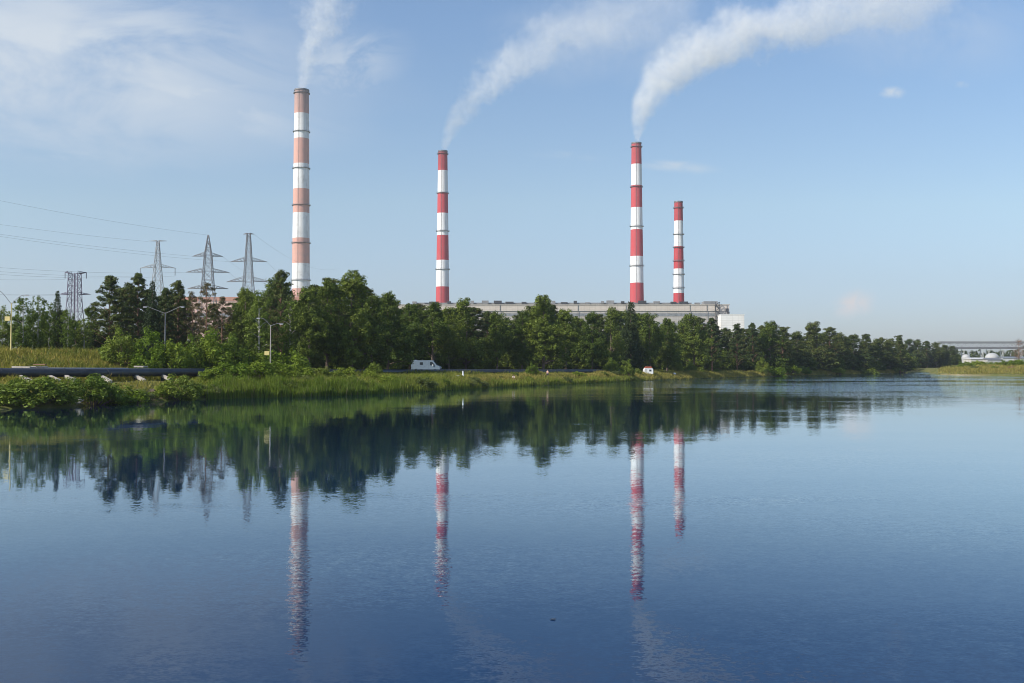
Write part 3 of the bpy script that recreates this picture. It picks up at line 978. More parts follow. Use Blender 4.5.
def person(px, d, label, pose, shirt, legs, rz):
    x, D, z = bank_pt(px, d)
    t = thing('person', label, 'person', (x, D, z), rz)
    if pose == 'stand':
        J = {'pel': (0, 0, .95), 'ches': (0, 0, 1.32), 'neck': (0, 0, 1.50), 'head': (0, -.02, 1.64), 'top': (0, -.01, 1.76),
             'shl': (-.19, 0, 1.42), 'ell': (-.27, .03, 1.14), 'wrl': (-.25, -.08, .90), 'shr': (.19, 0, 1.42), 'elr': (.28, .02, 1.14), 'wrr': (.22, -.16, .95),
             'hl': (-.10, 0, .90), 'knl': (-.11, -.02, .48), 'anl': (-.12, .02, .07), 'tol': (-.13, -.15, .04), 'hr': (.10, 0, .90), 'knr': (.12, -.03, .48), 'anr': (.13, .02, .07), 'tor': (.15, -.15, .04)}
    else:
        J = {'pel': (0, 0, .14), 'ches': (0, -.06, .52), 'neck': (0, -.10, .70), 'head': (0, -.15, .84), 'top': (0, -.15, .96),
             'shl': (-.18, -.07, .62), 'ell': (-.25, -.22, .42), 'wrl': (-.14, -.42, .42), 'shr': (.18, -.07, .62), 'elr': (.25, -.22, .42), 'wrr': (.14, -.42, .42),
             'hl': (-.10, -.04, .13), 'knl': (-.15, -.42, .46), 'anl': (-.14, -.60, .07), 'tol': (-.15, -.78, .04), 'hr': (.10, -.04, .13), 'knr': (.15, -.42, .46), 'anr': (.14, -.60, .07), 'tor': (.15, -.78, .04)}
    Rd = {'pel': .14, 'ches': .155, 'neck': .06, 'head': .105, 'top': .07, 'sh': .07, 'el': .048, 'wr': .038, 'h': .095, 'kn': .06, 'an': .045, 'to': .035}
    E = [('pel', 'ches'), ('ches', 'neck'), ('neck', 'head'), ('head', 'top')]
    for s in 'lr': E += [('ches', 'sh' + s), ('sh' + s, 'el' + s), ('el' + s, 'wr' + s), ('pel', 'h' + s), ('h' + s, 'kn' + s), ('kn' + s, 'an' + s), ('an' + s, 'to' + s)]

    def skin(name, keys, edges, m, grow=0., parent=t):
        ks = list(keys); me = bpy.data.meshes.new(name)
        me.from_pydata([J[k] for k in ks], [(ks.index(a), ks.index(b)) for a, b in edges if a in ks and b in ks], [])
        me.materials.append(m)
        o = bpy.data.objects.new(name, me); col.objects.link(o); o.parent = parent
        md = o.modifiers.new('skin', 'SKIN')
        lay = me.skin_vertices[0] if me.skin_vertices else None
        if lay is None:
            bpy.context.view_layer.objects.active = o
            me.attributes
        for i, k in enumerate(ks):
            r = Rd.get(k) or Rd.get(k[:-1])
            lay.data[i].radius = (r + grow, r + grow); lay.data[i].use_root = (i == 0)
        sb = o.modifiers.new('sub', 'SUBSURF'); sb.levels = 1; sb.render_levels = 2
        return o
    skin('body', J.keys(), E, M['skin'])
    if shirt: skin('shirt', ['ches', 'pel', 'shl', 'ell', 'shr', 'elr'], E, shirt, .022)
    skin('trousers', ['pel', 'hl', 'knl', 'hr', 'knr'], E, legs, .02)
    hx = J['top']
    hb = MB().lathe([(.115, -.08), (.12, -.02), (.10, .05), (.05, .085)], 12, (hx[0], hx[1] + .03, hx[2] - .03)); hb.build('hair', M['hair'], t, True)


# (people are only a few pixels tall in the grass)
try:
    person(513.5, 6, 'person in a white top sitting on the grassy bank below the pipe', 'sit', M['cloth_white'], M['cloth_dark'], R(10))
    person(547.5, 6, 'bare chested person standing in bank grass right of the small shrub', 'stand', None, M['cloth_dark'], R(-25))
    person(580, 8, 'person in a white top sitting on the bank farthest right', 'sit', M['cloth_white'], M['cloth_red'], R(35))
except Exception as ex:
    print('person failed', ex)

# floating twig on the open water
o = MB().tube([(-.10, 0, .0), (-.03, .02, .015), (.05, .0, .01), (.09, .03, .03)], [.02, .035, .03, .012], 6).bar((.0, .01, .015), (.05, -.06, .03), .012).build('floating_twig', M['dark'])
o.location = (X(553, 17.7), 17.7, .006); o.scale = (.5, .5, .5)
tag(o, 'tiny dark twig floating alone on the open water', 'twig')


# ------------------------------------------------------------------ foliage prototypes
def leaf_quads(cent, nrm, size, aspect, r):
    """cent (N,3), nrm (N,3) -> diamonds"""
    n = len(cent)
    nrm = nrm / np.linalg.norm(nrm, axis=1, keepdims=True)
    h = r.normal(size=(n, 3)); a = np.cross(nrm, h); a /= np.linalg.norm(a, axis=1, keepdims=True); b = np.cross(nrm, a)
    s = size[:, None]; w = (size * aspect)[:, None]
    fold = nrm * s * .18
    v = np.stack([cent - a * s, cent - b * w + fold, cent + a * s, cent + b * w + fold], 1).reshape(-1, 3)
    q = np.arange(4 * n).reshape(n, 4)
    return v, q


def clump_leaves(cs, rads, per, size, r, flat=1.0, aspect=.55, up=.5, centre=None, hang=0.):
    P = []; N = []; S = []
    for c, rd in zip(cs, rads):
        k = max(8, int(per * (rd ** 2)))
        d = r.normal(size=(k, 3)); d /= np.linalg.norm(d, axis=1, keepdims=True)
        rr = rd * (r.random(k) ** .45)[:, None]
        p = d * rr * np.array((1, 1, flat))
        P.append(c + p)
        nn = d * 1.0 + r.normal(size=(k, 3)) * .45 + np.array((0, 0, up))
        N.append(nn)
        S.append(size * r.uniform(.6, 1.35, k))
    P = np.concatenate(P); N = np.concatenate(N); S = np.concatenate(S)
    return leaf_quads(P, N, S, aspect, r)


def trunk_mb(h, r0, limbs, r, lean=.02, n=9):
    mb = MB()
    pts = []; ws = []
    ox = oy = 0
    for i in range(n):
        s = i / (n - 1)
        ox += r.normal() * lean * h / n; oy += r.normal() * lean * h / n
        pts.append((ox, oy, s * h)); ws.append(2 * r0 * (1 - s) ** .8 + .05)
    mb.tube(pts, ws, 8)
    P = np.array(pts)
    for e in limbs:
        z = max(.12 * h, min(h * .92, e[2] - .45 * math.hypot(e[0], e[1]) - .3))
        a = np.array([np.interp(z, P[:, 2], P[:, k]) for k in (0, 1)] + [z])
        mid = (a + e) / 2 + np.array((0, 0, .08 * np.linalg.norm(e - a)))
        w = max(.05, r0 * .55 * (1 - z / h) + .04)
        mb.tube([a, mid, e], [w * 1.4, w, .03], 5)
    return mb


def proto(kind, seed):
    r = np.random.default_rng(seed)
    if kind == 'broadleaf':
        h = 18.
        cs = []; rd = []
        nl = r.integers(6, 9)
        lobes = [(0, 0, .74 * h, 2.4, .23 * h)]
        for i in range(nl):
            a = 2 * math.pi * (i + r.uniform(-.3, .3)) / nl
            zc = r.uniform(.17, .62) * h; q = r.uniform(1.9, 3.5) * (1.15 - .5 * zc / h)
            lobes.append((q * math.cos(a), q * math.sin(a), zc, r.uniform(1.9, 2.9), r.uniform(.13, .22) * h))
        lobes.append((r.normal() * 1.0, r.normal() * 1.0, .86 * h, 1.4, .12 * h))
        for (lx, ly, lz, lr, lh) in lobes:
            k = int(12 + lr * lh * 3.0)
            d = r.normal(size=(k, 3)); d /= np.linalg.norm(d, axis=1, keepdims=True)
            q = r.uniform(.45, 1.0, k)[:, None]
            for p in d * q * np.array((lr, lr, lh)):
                cs.append(np.array((lx, ly, lz)) + p); rd.append(r.uniform(.55, 1.05))
        cs = np.array(cs); cs[:, 2] = np.clip(cs[:, 2], .04 * h, h - .5)
        v, q = clump_leaves(cs, rd, 88, .20, r, .8)
        limbs = [cs[i] for i in r.choice(len(cs), 26, False)]
        return v, q, trunk_mb(h * .9, .30, limbs, r), 'bark'
    if kind == 'birch':
        h = 12.
        cs = []; rd = []
        for i in range(110):
            s = r.uniform(.08, 1.0); w = 2.2 * math.sin(math.pi * min(1, (1 - s) * .9 + .12)) ** .8 * r.uniform(.3, 1.05)
            a = r.uniform(0, 6.28)
            cs.append((w * math.cos(a), w * math.sin(a), s * h - .2)); rd.append(r.uniform(.38, .72) * (1.1 - .4 * s))
        cs = np.array(cs)
        v, q = clump_leaves(cs, rd, 120, .18, r, 1.35, up=.2)
        return v, q, trunk_mb(h * .97, .14, [cs[i] for i in r.choice(len(cs), 20, False)], r), 'birch_bark'
    if kind in ('pine', 'sparse'):
        h = 17.
        cs = []; rd = []
        lo = .2 if kind == 'pine' else .36
        nb = 46 if kind == 'pine' else 22
        for i in range(nb):
            s = lo + (1 - lo) * (i + .5) / nb
            prof = (1 - ((s - lo) / (1 - lo)) ** 1.6) * .9 + .22
            L = r.uniform(1.9, 4.6) * prof
            a = i * 2.4 + r.uniform(-.4, .4)
            for f in ((.45, .75, 1.0) if kind == 'pine' else (.7, 1.0)):
                cs.append((L * f * math.cos(a) + r.normal() * .2, L * f * math.sin(a) + r.normal() * .2, s * h + .35 * L * f * .5 + r.normal() * .15)); rd.append(r.uniform(.55, .95) * (1.15 - .3 * s))
        cs.append((0, 0, h)); rd.append(.8); cs.append((.2, .1, h - .8)); rd.append(1.0)
        cs = np.array(cs)
        v, q = clump_leaves(cs, rd, 115 if kind == 'pine' else 80, .26, r, .6, aspect=.3, up=.55)
        return v, q, trunk_mb(h * .98, .24, list(cs[2::3] if kind == 'pine' else cs[1::2]), r, .015), 'pine_bark'
    if kind == 'spruce':
        h = 15.
        cs = []; rd = []
        nb = 36
        for i in range(nb):
            s = .07 + .93 * (i + .5) / nb
            L = 2.5 * (1 - s) ** .85 + .25
            for k in range(6):
                a = 2 * math.pi * k / 6 + i * 1.1 + r.uniform(-.3, .3)
                LL = L * r.uniform(.75, 1.12)
                for f in ((.4, .8, 1.0) if LL > 1.2 else (.9,)):
                    cs.append((LL * f * math.cos(a), LL * f * math.sin(a), s * h - .16 * LL * f)); rd.append(.34 + .16 * LL)
        cs = np.array(cs)
        v, q = clump_leaves(cs, rd, 80, .19, r, .75, aspect=.34, up=.4)
        return v, q, trunk_mb(h * 1.0, .2, [], r, .004), 'bark'
    if kind == 'bush':      # 3 m dome shrub on many stems
        cs = []; rd = []
        for i in range(70):
            a = r.uniform(0, 6.28); q = 1.75 * math.sqrt(r.random()); top = 2.7 * (1 - (q / 2.05) ** 2) ** .5 * r.uniform(.82, 1.1)
            z = top * (r.random() ** .55)
            cs.append((q * math.cos(a), q * math.sin(a), max(.2, z))); rd.append(r.uniform(.26, .5))
        cs = np.array(cs)
        v, q = clump_leaves(cs, rd, 330, .125, r, 1.1, aspect=.48, up=.35)
        mb = MB()
        for i in r.choice(len(cs), 24, False):
            e = cs[i]; mb.tube([(e[0] * .15, e[1] * .15, -.1), (e[0] * .6, e[1] * .6, e[2] * .55), tuple(e)], [.07, .05, .02], 5)
        return v, q, mb, 'bark'
    if kind == 'willow':    # taller upright shrub with leaf sprays
        cs = []; rd = []
        for i in range(90):
            a = r.uniform(0, 6.28); q = 1.9 * math.sqrt(r.random()); top = 4.0 * (1 - (q / 2.15) ** 2) ** .6 * r.uniform(.75, 1.12)
            z = top * (r.random() ** .6)
            cs.append((q * math.cos(a), q * math.sin(a), max(.2, z))); rd.append(r.uniform(.28, .55))
        cs = np.array(cs)
        v, q = clump_leaves(cs, rd, 280, .15, r, 1.4, aspect=.4, up=.25)
        mb = MB()
        for i in r.choice(len(cs), 26, False):
            e = cs[i]; mb.tube([(e[0] * .15, e[1] * .15, -.1), (e[0] * .6, e[1] * .6, e[2] * .55), tuple(e)], [.09, .06, .02], 5)
        return v, q, mb, 'bark'
    if kind == 'bare':      # dry twiggy tree
        h = 9.
        cs = []; rd = []
        for i in range(60):
            s = r.uniform(.2, 1.0); w = 2.2 * math.sin(math.pi * min(1, (1 - s) * .9 + .1)) * r.uniform(.3, 1); a = r.uniform(0, 6.28)
            cs.append((w * math.cos(a), w * math.sin(a), s * h)); rd.append(r.uniform(.4, .8))
        cs = np.array(cs)
        v, q = clump_leaves(cs, rd, 40, .20, r, 1.2, aspect=.2)
        return v, q, trunk_mb(h, .15, list(cs[::2]), r), 'bare_bark'


M['bare_bark'] = surf('bare_bark', (.34, .24, .19), .9, var=.3, scale=2)
PROTO = {}
HEIGHT = dict(broadleaf=18., birch=12., pine=17.3, sparse=17.3, spruce=15., bush=2.85, willow=4.1, bare=9.)
NAMES = dict(broadleaf='broadleaf_tree', birch='birch_tree', pine='pine_tree', sparse='pine_tree', spruce='spruce_tree', bush='shrub', willow='willow_shrub', bare='bare_tree')
LEAFM = dict(broadleaf='broadleaf', birch='birch', pine='pine', sparse='sparse', spruce='spruce', bush='shrub', willow='willow', bare='bare')
NPROTO = dict(broadleaf=6, birch=3, pine=5, sparse=2, spruce=2, bush=4, willow=4, bare=1)
LEAVES = {}
for kd, n in NPROTO.items():
    for i in range(n):
        v, q, tm, bark = proto(kd, 100 + 17 * i + len(kd))
        tm = tm.mesh('trunk', M[bark], True)
        PROTO[kd, i] = (v, q, tm)


def crown_mesh(kd, i, mkey):
    if (kd, i, mkey) not in LEAVES:
        v, q, _ = PROTO[kd, i]
        LEAVES[kd, i, mkey] = mesh_np('crown', v, q, None, [M[mkey]])
    return LEAVES[kd, i, mkey]


counter = {}


def plant(kd, px, D, ytop, label, group, width=1.0, mkey=None, cat=None, rz=None, ground=None, vis=True):
    """a tree or shrub at depth D whose top reaches the height seen at ytop"""
    x = X(px, D); z = g(x, D) - .12 if ground is None else ground
    zt = W(px, ytop, D)[2]
    s = max(.05, (zt - z) / HEIGHT[kd])
    i = counter.get(kd, 0); counter[kd] = i + 1
    i %= NPROTO[kd]
    t = thing(NAMES[kd], label, cat or ('shrub' if kd in ('bush', 'willow') else 'tree'), (x, D, z), random.uniform(0, 6.28) if rz is None else rz, group)
    t.scale = (s * width, s * width, s)
    cr = bpy.data.objects.new('crown' if kd not in ('bush', 'willow') else 'foliage', crown_mesh(kd, i, mkey or LEAFM[kd]))
    col.objects.link(cr); cr.parent = t
    tr = bpy.data.objects.new('trunk' if kd not in ('bush', 'willow') else 'stems', PROTO[kd, i][2])
    col.objects.link(tr); tr.parent = t
    return t


# ---- front row trees, from left to right: kind, px, depth, top, width factor, label
G1 = 'trees along the near shore'
FRONT = [
    ('birch', 2, 160, 306, 1.0, 'small leafy tree at the left edge behind the yellow lamp'),
    ('birch', 23, 158, 297, 1.1, 'bushy birch just right of the yellow street lamp'),
    ('birch', 38, 160, 295, .8, 'thin pale birch second right of the yellow lamp'),
    ('birch', 49, 164, 303, 1.0, 'short birch just left of the small pointed spruce'),
    ('spruce', 57, 168, 291, .75, 'small pointed spruce left of the squat violet pylon'),
    ('birch', 68, 160, 309, 1.0, 'low dark birch in front of the squat violet pylon'),
    ('birch', 84, 163, 318, 1.2, 'low bushy tree just right of the squat violet pylon'),
    ('pine', 110, 176, 276, 1.1, 'broad dark pine right of the squat violet pylon'),
    ('pine', 138, 180, 274, 1.0, 'tall dark pine just left of the slender pale pylon'),
    ('spruce', 152, 172, 281, .8, 'narrow spruce in front of the slender pale pylon'),
    ('pine', 165, 186, 288, .9, 'dark pine behind the double armed lamp'),
    ('pine', 178, 190, 281, .85, 'slim pine between the slender pylon and the pointed pylon'),
    ('sparse', 192, 184, 292, .8, 'thin reddish pine left of the pointed pylon base'),
    ('sparse', 206, 176, 283, .95, 'sparse bare trunked pine in front of the pointed pylon'),
    ('sparse', 222, 180, 297, .95, 'sparse low pine right of the pointed pylon in front of the pink hall'),
    ('broadleaf', 246, 182, 284, .95, 'leafy tree hiding the foot of the flat topped pylon'),
    ('birch', 259, 172, 291, 1.1, 'drooping birch behind the lamp with the small box'),
    ('pine', 281, 192, 270, .75, 'tall round headed pine left of the tallest chimney'),
    ('birch', 290, 176, 300, 1.1, 'lower birch at the foot of the tallest chimney'),
    ('broadleaf', 309, 176, 283, .95, 'big leafy tree just right of the tallest chimney'),
    ('broadleaf', 327, 182, 277, .95, 'second big leafy tree right of the tallest chimney'),
    ('broadleaf', 351, 186, 269, 1.05, 'tallest big leafy tree with a rounded top near the middle left'),
    ('broadleaf', 371, 192, 292, .95, 'dark leafy tree right of the tallest leafy tree'),
    ('broadleaf', 388, 200, 289, .95, 'dark pointed leafy tree behind the left end of the van'),
    ('broadleaf', 410, 215, 300, 1.0, 'rounded leafy tree directly above the van'),
    ('broadleaf', 432, 225, 299, 1.0, 'leafy tree below the red and white chimney left of the hall'),
    ('broadleaf', 449, 232, 305, .9, 'lower leafy tree right of the van'),
    ('broadleaf', 466, 238, 297, 1.05, 'rounded leafy tree at the left end of the visible hall'),
    ('broadleaf', 497, 245, 309, 1.0, 'lower rounded tree left of the tall pointed leafy tree'),
    ('broadleaf', 522, 250, 308, .9, 'leafy tree leaning against the tall pointed tree on its left'),
    ('broadleaf', 543, 250, 292, 1.15, 'tall pointed leafy tree standing before the middle of the hall'),
    ('broadleaf', 566, 262, 306, 1.0, 'dark leafy tree against the tall pointed tree on its right'),
    ('broadleaf', 592, 275, 310, 1.0, 'rounded leafy tree in front of the hall left of the thick smoke chimney'),
    ('broadleaf', 611, 284, 306, .9, 'leafy tree just left of the thick smoke chimney'),
    ('spruce', 631, 292, 302, 1.1, 'pointed dark tree below the thick smoke chimney'),
    ('broadleaf', 650, 300, 310, 1.0, 'rounded dark tree behind the white cabin'),
    ('broadleaf', 667, 310, 316, .95, 'leafy tree below the shortest chimney'),
    ('broadleaf', 694, 322, 311, 1.0, 'rounded tree in front of the hall right end'),
    ('pine', 712, 332, 318, 1.0, 'pine in front of the steel stair tower'),
    ('pine', 737, 338, 324, .95, 'pine with a bare lit trunk below the white annex'),
    ('pine', 753, 345, 323, .95, 'pine with a bare trunk just right of the white annex'),
]
for (kd, px, D, yt, w, lab) in FRONT: plant(kd, px, max(D, float(shore(px)) + 24) if px > 600 else D, yt, lab, G1, w)
for (kd, px, D, yt, w, lab) in []: plant(kd, px, D, yt, lab, G1, w)
FARP = [(770, 360, 319, 'broadleaf'), (783, 368, 327, 'pine'), (797, 378, 330, 'pine'), (816, 392, 321, 'pine'), (830, 400, 327, 'pine'), (842, 412, 331, 'pine'), (854, 420, 333, 'pine'),
        (866, 432, 334, 'pine'), (877, 440, 336, 'pine'), (888, 452, 337, 'pine'), (899, 462, 335.5, 'pine'), (909, 640, 338, 'pine'), (918, 640, 339, 'pine'), (927, 650, 341, 'pine'), (936, 655, 341, 'pine'),
        (945, 660, 344, 'pine'), (953, 660, 346, 'pine')]
nF = len(FARP)
for i, (px, D, yt, kd) in enumerate(FARP):
    D = max(D, float(shore(px)) + 18)
    mk = None
    if kd == 'pine' and i % 3 != 1: kd2, mk = 'broadleaf', 'pine'
    else: kd2 = kd
    plant(kd2, px, D, yt, f'dark tree on the far shore, {ORD[nF - 1 - i]} from the right tip of the wood' if kd == 'pine' else 'rounded leafy tree heading the row of far shore trees',
          'trees receding along the far shore', random.uniform(1.1, 1.6), mk)
# ---- the packed rows behind
rr = random.Random(5)
prof = [(f[1], f[3]) for f in FRONT] + [(f[0], f[2]) for f in FARP]
pxs = np.array([p[0] for p in prof], float); pys = np.array([p[1] for p in prof], float)
for row in range(2):
    px = 245.0 + row * 7
    while px < 958:
        D = float(np.interp(px, [0, 250, 350, 540, 700, 800, 900, 910, 960], [175, 200, 205, 272, 350, 400, 480, 670, 690])) + 14 + row * 22 + rr.uniform(-3, 3)
        yt = float(np.interp(px, pxs, pys)) + rr.uniform(3, 9) + row * 1.5
        kd = 'broadleaf' if rr.random() < (.75 if px < 690 else .6) else 'pine'
        plant(kd, px, D, yt, 'dark tree crowded in the back rows of the wood behind the shore trees', 'trees crowded in the back rows of the wood', rr.uniform(1.1, 1.5), 'pine' if px > 690 else None)
        px += rr.uniform(13, 19) * (.8 if px > 700 else 1)
for px, D, yt, kd in [(6, 178, 311, 'birch'), (18, 182, 315, 'broadleaf'), (33, 178, 308, 'birch'), (44, 184, 312, 'broadleaf'), (62, 182, 308, 'broadleaf'), (76, 180, 318, 'broadleaf'), (92, 186, 305, 'broadleaf'),
                      (122, 196, 288, 'pine'), (130, 204, 285, 'pine'), (147, 206, 290, 'pine'), (160, 208, 296, 'pine'), (172, 212, 294, 'pine'), (186, 210, 300, 'pine'), (200, 206, 312, 'sparse'), (232, 204, 316, 'sparse'), (240, 206, 300, 'broadleaf'), (213, 200, 304, 'pine'), (229, 203, 308, 'sparse'), (270, 200, 296, 'pine')]:
    plant(kd, px, D, yt, 'dark tree in the back row of the wood behind the meadow trees', 'trees in the back row behind the meadow', 1.15)

# ---- shrubs: kind, px, depth, top, width, material, label
SHR = [
    # willows on the waterline
    ('willow', 12, 101.5, 376.8, 1.25, None, 'dark willow shrub overhanging the water in the left corner'),
    ('bush', 38, 102.3, 374.3, 1.6, 'willow', 'broad rounded willow shrub on the water left of the pale boulder'),
    ('bush', 58, 103.8, 377.8, 1.4, 'willow', 'lower willow shrub between the broad willow and pale boulder'),
    ('bush', 93, 109.5, 374.3, 1.3, 'willow', 'rounded willow shrub on the water right of the pale boulder'),
    ('bush', 121, 113.5, 385, 1.7, None, 'low green shrub at the water between two rounded willows'),
    ('bush', 136, 117, 387, 1.5, 'pale', 'low pale shrub at the water left of the small boulder'),
    ('bush', 181, 123.8, 374.3, 1.2, 'willow', 'willow shrub on the water at the end of the bare pipe'),
    ('bush', 166, 122.2, 384, 1.5, None, 'low shrub leaning left of the willow at the pipe end'),
    ('bush', 208, 128.6, 384, 1.5, 'pale', 'pale yellowish shrub at the water beside the reeds'),
    ('bush', 1, 100.4, 388, 1.5, None, 'low shrub on the water at the very left edge'),
    ('bush', 24, 101.6, 392, 1.6, 'shrub', 'low bright shrub on the water in front of the broad willow'),
    ('bush', 70, 105.6, 395, 1.3, None, 'low shrub on the water just left of the pale boulder'),
    ('bush', 108, 111.6, 389, 1.4, None, 'low shrub on the water right of the rounded willow'),
    ('bush', 151, 119.6, 391, 1.4, 'willow', 'low shrub on the water right of the dark boulder'),
    ('bush', 197, 127.0, 386, 1.4, None, 'low shrub on the water just right of the willow at the pipe end'),
    # shrubs behind the pipe
    ('willow', 121, 140, 329, .95, None, 'tall green shrub behind the pipe left of the grey lamp'),
    ('willow', 104, 145, 345, 1.0, None, 'shrub at the right end of the yellow meadow'),
    ('willow', 150, 140, 333, .95, 'shrub', 'bright shrub hiding the foot of the grey double lamp'),
    ('willow', 172, 141, 337, .95, 'shrub', 'bright shrub just right of the grey double lamp'),
    ('willow', 192, 146, 335, .9, None, 'shrub third right of the grey double lamp'),
    ('willow', 212, 146, 331, .95, 'shrub', 'bright tall shrub in front of the sparse pines'),
    ('willow', 232, 150, 338, .95, None, 'shrub left of the lamp with the small box'),
    ('bush', 250, 152, 350, 1.2, None, 'low shrub at the foot of the lamp with the small box'),
    ('bush', 283, 156, 349, 1.3, None, 'low shrub just right of the lamp with the small box'),
    ('bush', 215, 137, 366, 1.3, None, 'low shrub over the pipe where it vanishes'),
    ('bush', 232, 139, 362, 1.5, None, 'wide low shrub above the reeds, left one'),
    ('bush', 262, 143, 360, 1.6, 'shrub', 'wide low shrub above the middle of the reeds'),
    ('bush', 292, 147, 363, 1.6, None, 'wide low shrub above the reeds below the big leafy trees'),
    ('bush', 318, 152, 366, 1.5, 'willow', 'low shrub above the reeds, right of the wide ones'),
    ('bush', 345, 160, 367, 1.4, None, 'low shrub above the right end of the reeds'),
    ('willow', 374, 172, 361, 1.0, None, 'upright shrub covering the pipe left of the van'),
    ('bush', 413, 172, 373.5, 1.6, 'shrub', 'bright rounded shrub on the bank below the van'),
    ('bush', 395, 164, 378, 1.4, 'willow', 'low shrub on the bank left of the van'),
    ('bush', 433, 177, 376, 1.4, None, 'low shrub on the bank below the front of the van'),
    ('bush', 449, 182, 376, 1.3, 'willow', 'greyish shrub on the bank left of the white marker'),
    ('willow', 532, 217, 363, 1.0, None, 'small shrub growing up before the pipe on the open bank'),
    ('bush', 484, 202, 376.5, 1.3, None, 'low green shrub on the bank right of the white marker'),
    ('willow', 611, 262, 358, 1.0, 'willow', 'shrub at the wood edge where the pipe ends'),
    ('willow', 627, 264, 361, 1.1, None, 'shrub on the bank left of the white cabin'),
    ('bush', 637, 274, 368, 1.1, 'willow', 'low shrub against the left side of the white cabin'),
    ('willow', 640, 292, 360, 1.0, None, 'shrub rising behind the white cabin'),
    ('willow', 676, 316, 360, 1.2, 'willow', 'pale green shrub at the wood edge right of the cabin'),
    ('willow', 690, 318, 362, 1.3, 'willow', 'second pale green shrub right of the cabin'),
    ('bush', 702, 322, 370, 1.3, None, 'low shrub on the bank right of the pale green shrubs'),
    ('bush', 716, 336, 369, 1.4, None, 'wide low shrub on the bank in front of the pines'),
    ('bush', 730, 346, 369.5, 1.3, 'willow', 'low shrub on the bank below the bare lit trunk'),
    ('willow', 762, 360, 359, 1.1, None, 'rounded shrub at the wood edge left of the far pines'),
    ('bush', 776, 366, 366, 1.6, None, 'low shrub on the far shore at the first pines'),
    ('bush', 790, 380, 365, 1.7, 'shrub', 'bright low shrub on the far shore'),
    ('bush', 803, 392, 366, 1.6, None, 'low dark shrub on the far shore after the bright one'),
    ('bush', 838, 420, 367.5, 1.6, None, 'low shrub on the far shore midway along the pines'),
    ('bush', 868, 445, 367.5, 1.6, 'willow', 'low shrub on the far shore toward the wood tip'),
    ('bush', 895, 485, 368, 1.6, None, 'low shrub on the far shore near the channel mouth'),
]
for (kd, px, D, yt, w, mk, lab) in SHR: plant(kd, px, D, yt, lab, 'shrubs along the banks', w, mk)
# low weed clumps breaking up the bank
for k in range(44):
    px = 212 + 430 * (k + rr.uniform(-.4, .4)) / 44
    d = rr.uniform(.3, 12)
    D = float(shore(px)) + d
    hh = rr.uniform(.7, 1.7) * (1 if px < 470 else .75)
    zt = g(X(px, D), D) + hh
    plant('bush', px, D, 341.5 - F * math.tan(math.atan((zt - CAM_H) / D) - PITCH), 'low leafy weed clump on the grassy bank between the reeds and the white cabin', 'weed clumps along the grassy bank', rr.uniform(1.2, 2.2), rr.choice(['shrub', 'willow', 'shrub', 'pale', 'birch']), cat='weed clump')
# understorey in the dark of the wood
for row, (off, yt0, lo_, hi_) in enumerate(((3, 352, 300, 960), (16, 346, 90, 960), (34, 342, 90, 960))):
    px = float(lo_)
    while px < hi_:
        D = max(float(np.interp(px, [90, 250, 300, 350, 540, 700, 800, 905, 910, 960], [180, 184, 188, 198, 266, 343, 393, 480, 650, 660])) + off + rr.uniform(0, 5), float(shore(px)) + 20)
        yt = yt0 + rr.uniform(-5, 5) if px < 700 else np.interp(px, [700, 960], [352, 358]) - row * 2 + rr.uniform(-3, 3)
        plant('willow', px, D, yt, 'dark undergrowth shrub in the shade beneath the shore trees', 'undergrowth shrubs beneath the shore trees', 1.5, 'broadleaf')
        px += rr.uniform(9, 15) if px < 700 else rr.uniform(8, 11)
# shrubs of the spit at right
SP = [(966, 428, 361.5, 'bush', None), (978, 432, 360.5, 'bush', 'shrub'), (989, 430, 361.5, 'bush', 'willow'), (999, 425, 361.5, 'bush', None), (1008, 420, 360, 'bush', 'willow'), (1017, 415, 359.5, 'bush', None), (1027, 412, 359, 'bush', None),
      (954, 440, 365, 'bush', 'pale'), (974, 405, 365.5, 'bush', 'pale'), (994, 402, 366, 'bush', None), (1012, 398, 366, 'bush', 'bare')]
for i, (px, D, yt, kd, mk) in enumerate(SP):
    plant(kd, px, D, yt, f'low shrub on the sandy spit at right, {ORD[i]} of the spit shrubs' if False else
          ['rounded shrub on the spit before the first white tank', 'bright shrub on the spit below the flat white store', 'shrub on the spit before the domed white tank',
           'shrub on the spit right of the domed white tank', 'willow shrub on the spit before the pale long shed', 'shrub on the spit below the bare tree', 'shrub at the right edge of the spit',
           'dry pale shrub at the sandy tip of the spit', 'low dry shrub near the water in the middle of the spit', 'low green shrub near the water on the spit', 'reddish dry shrub near the water at the right of the spit'][i],
          'shrubs on the sandy spit', 1.9, mk)
plant('bare', 1019, 430, 340, 'dry pinkish tree at the right edge before the gantry', None, 1.2)


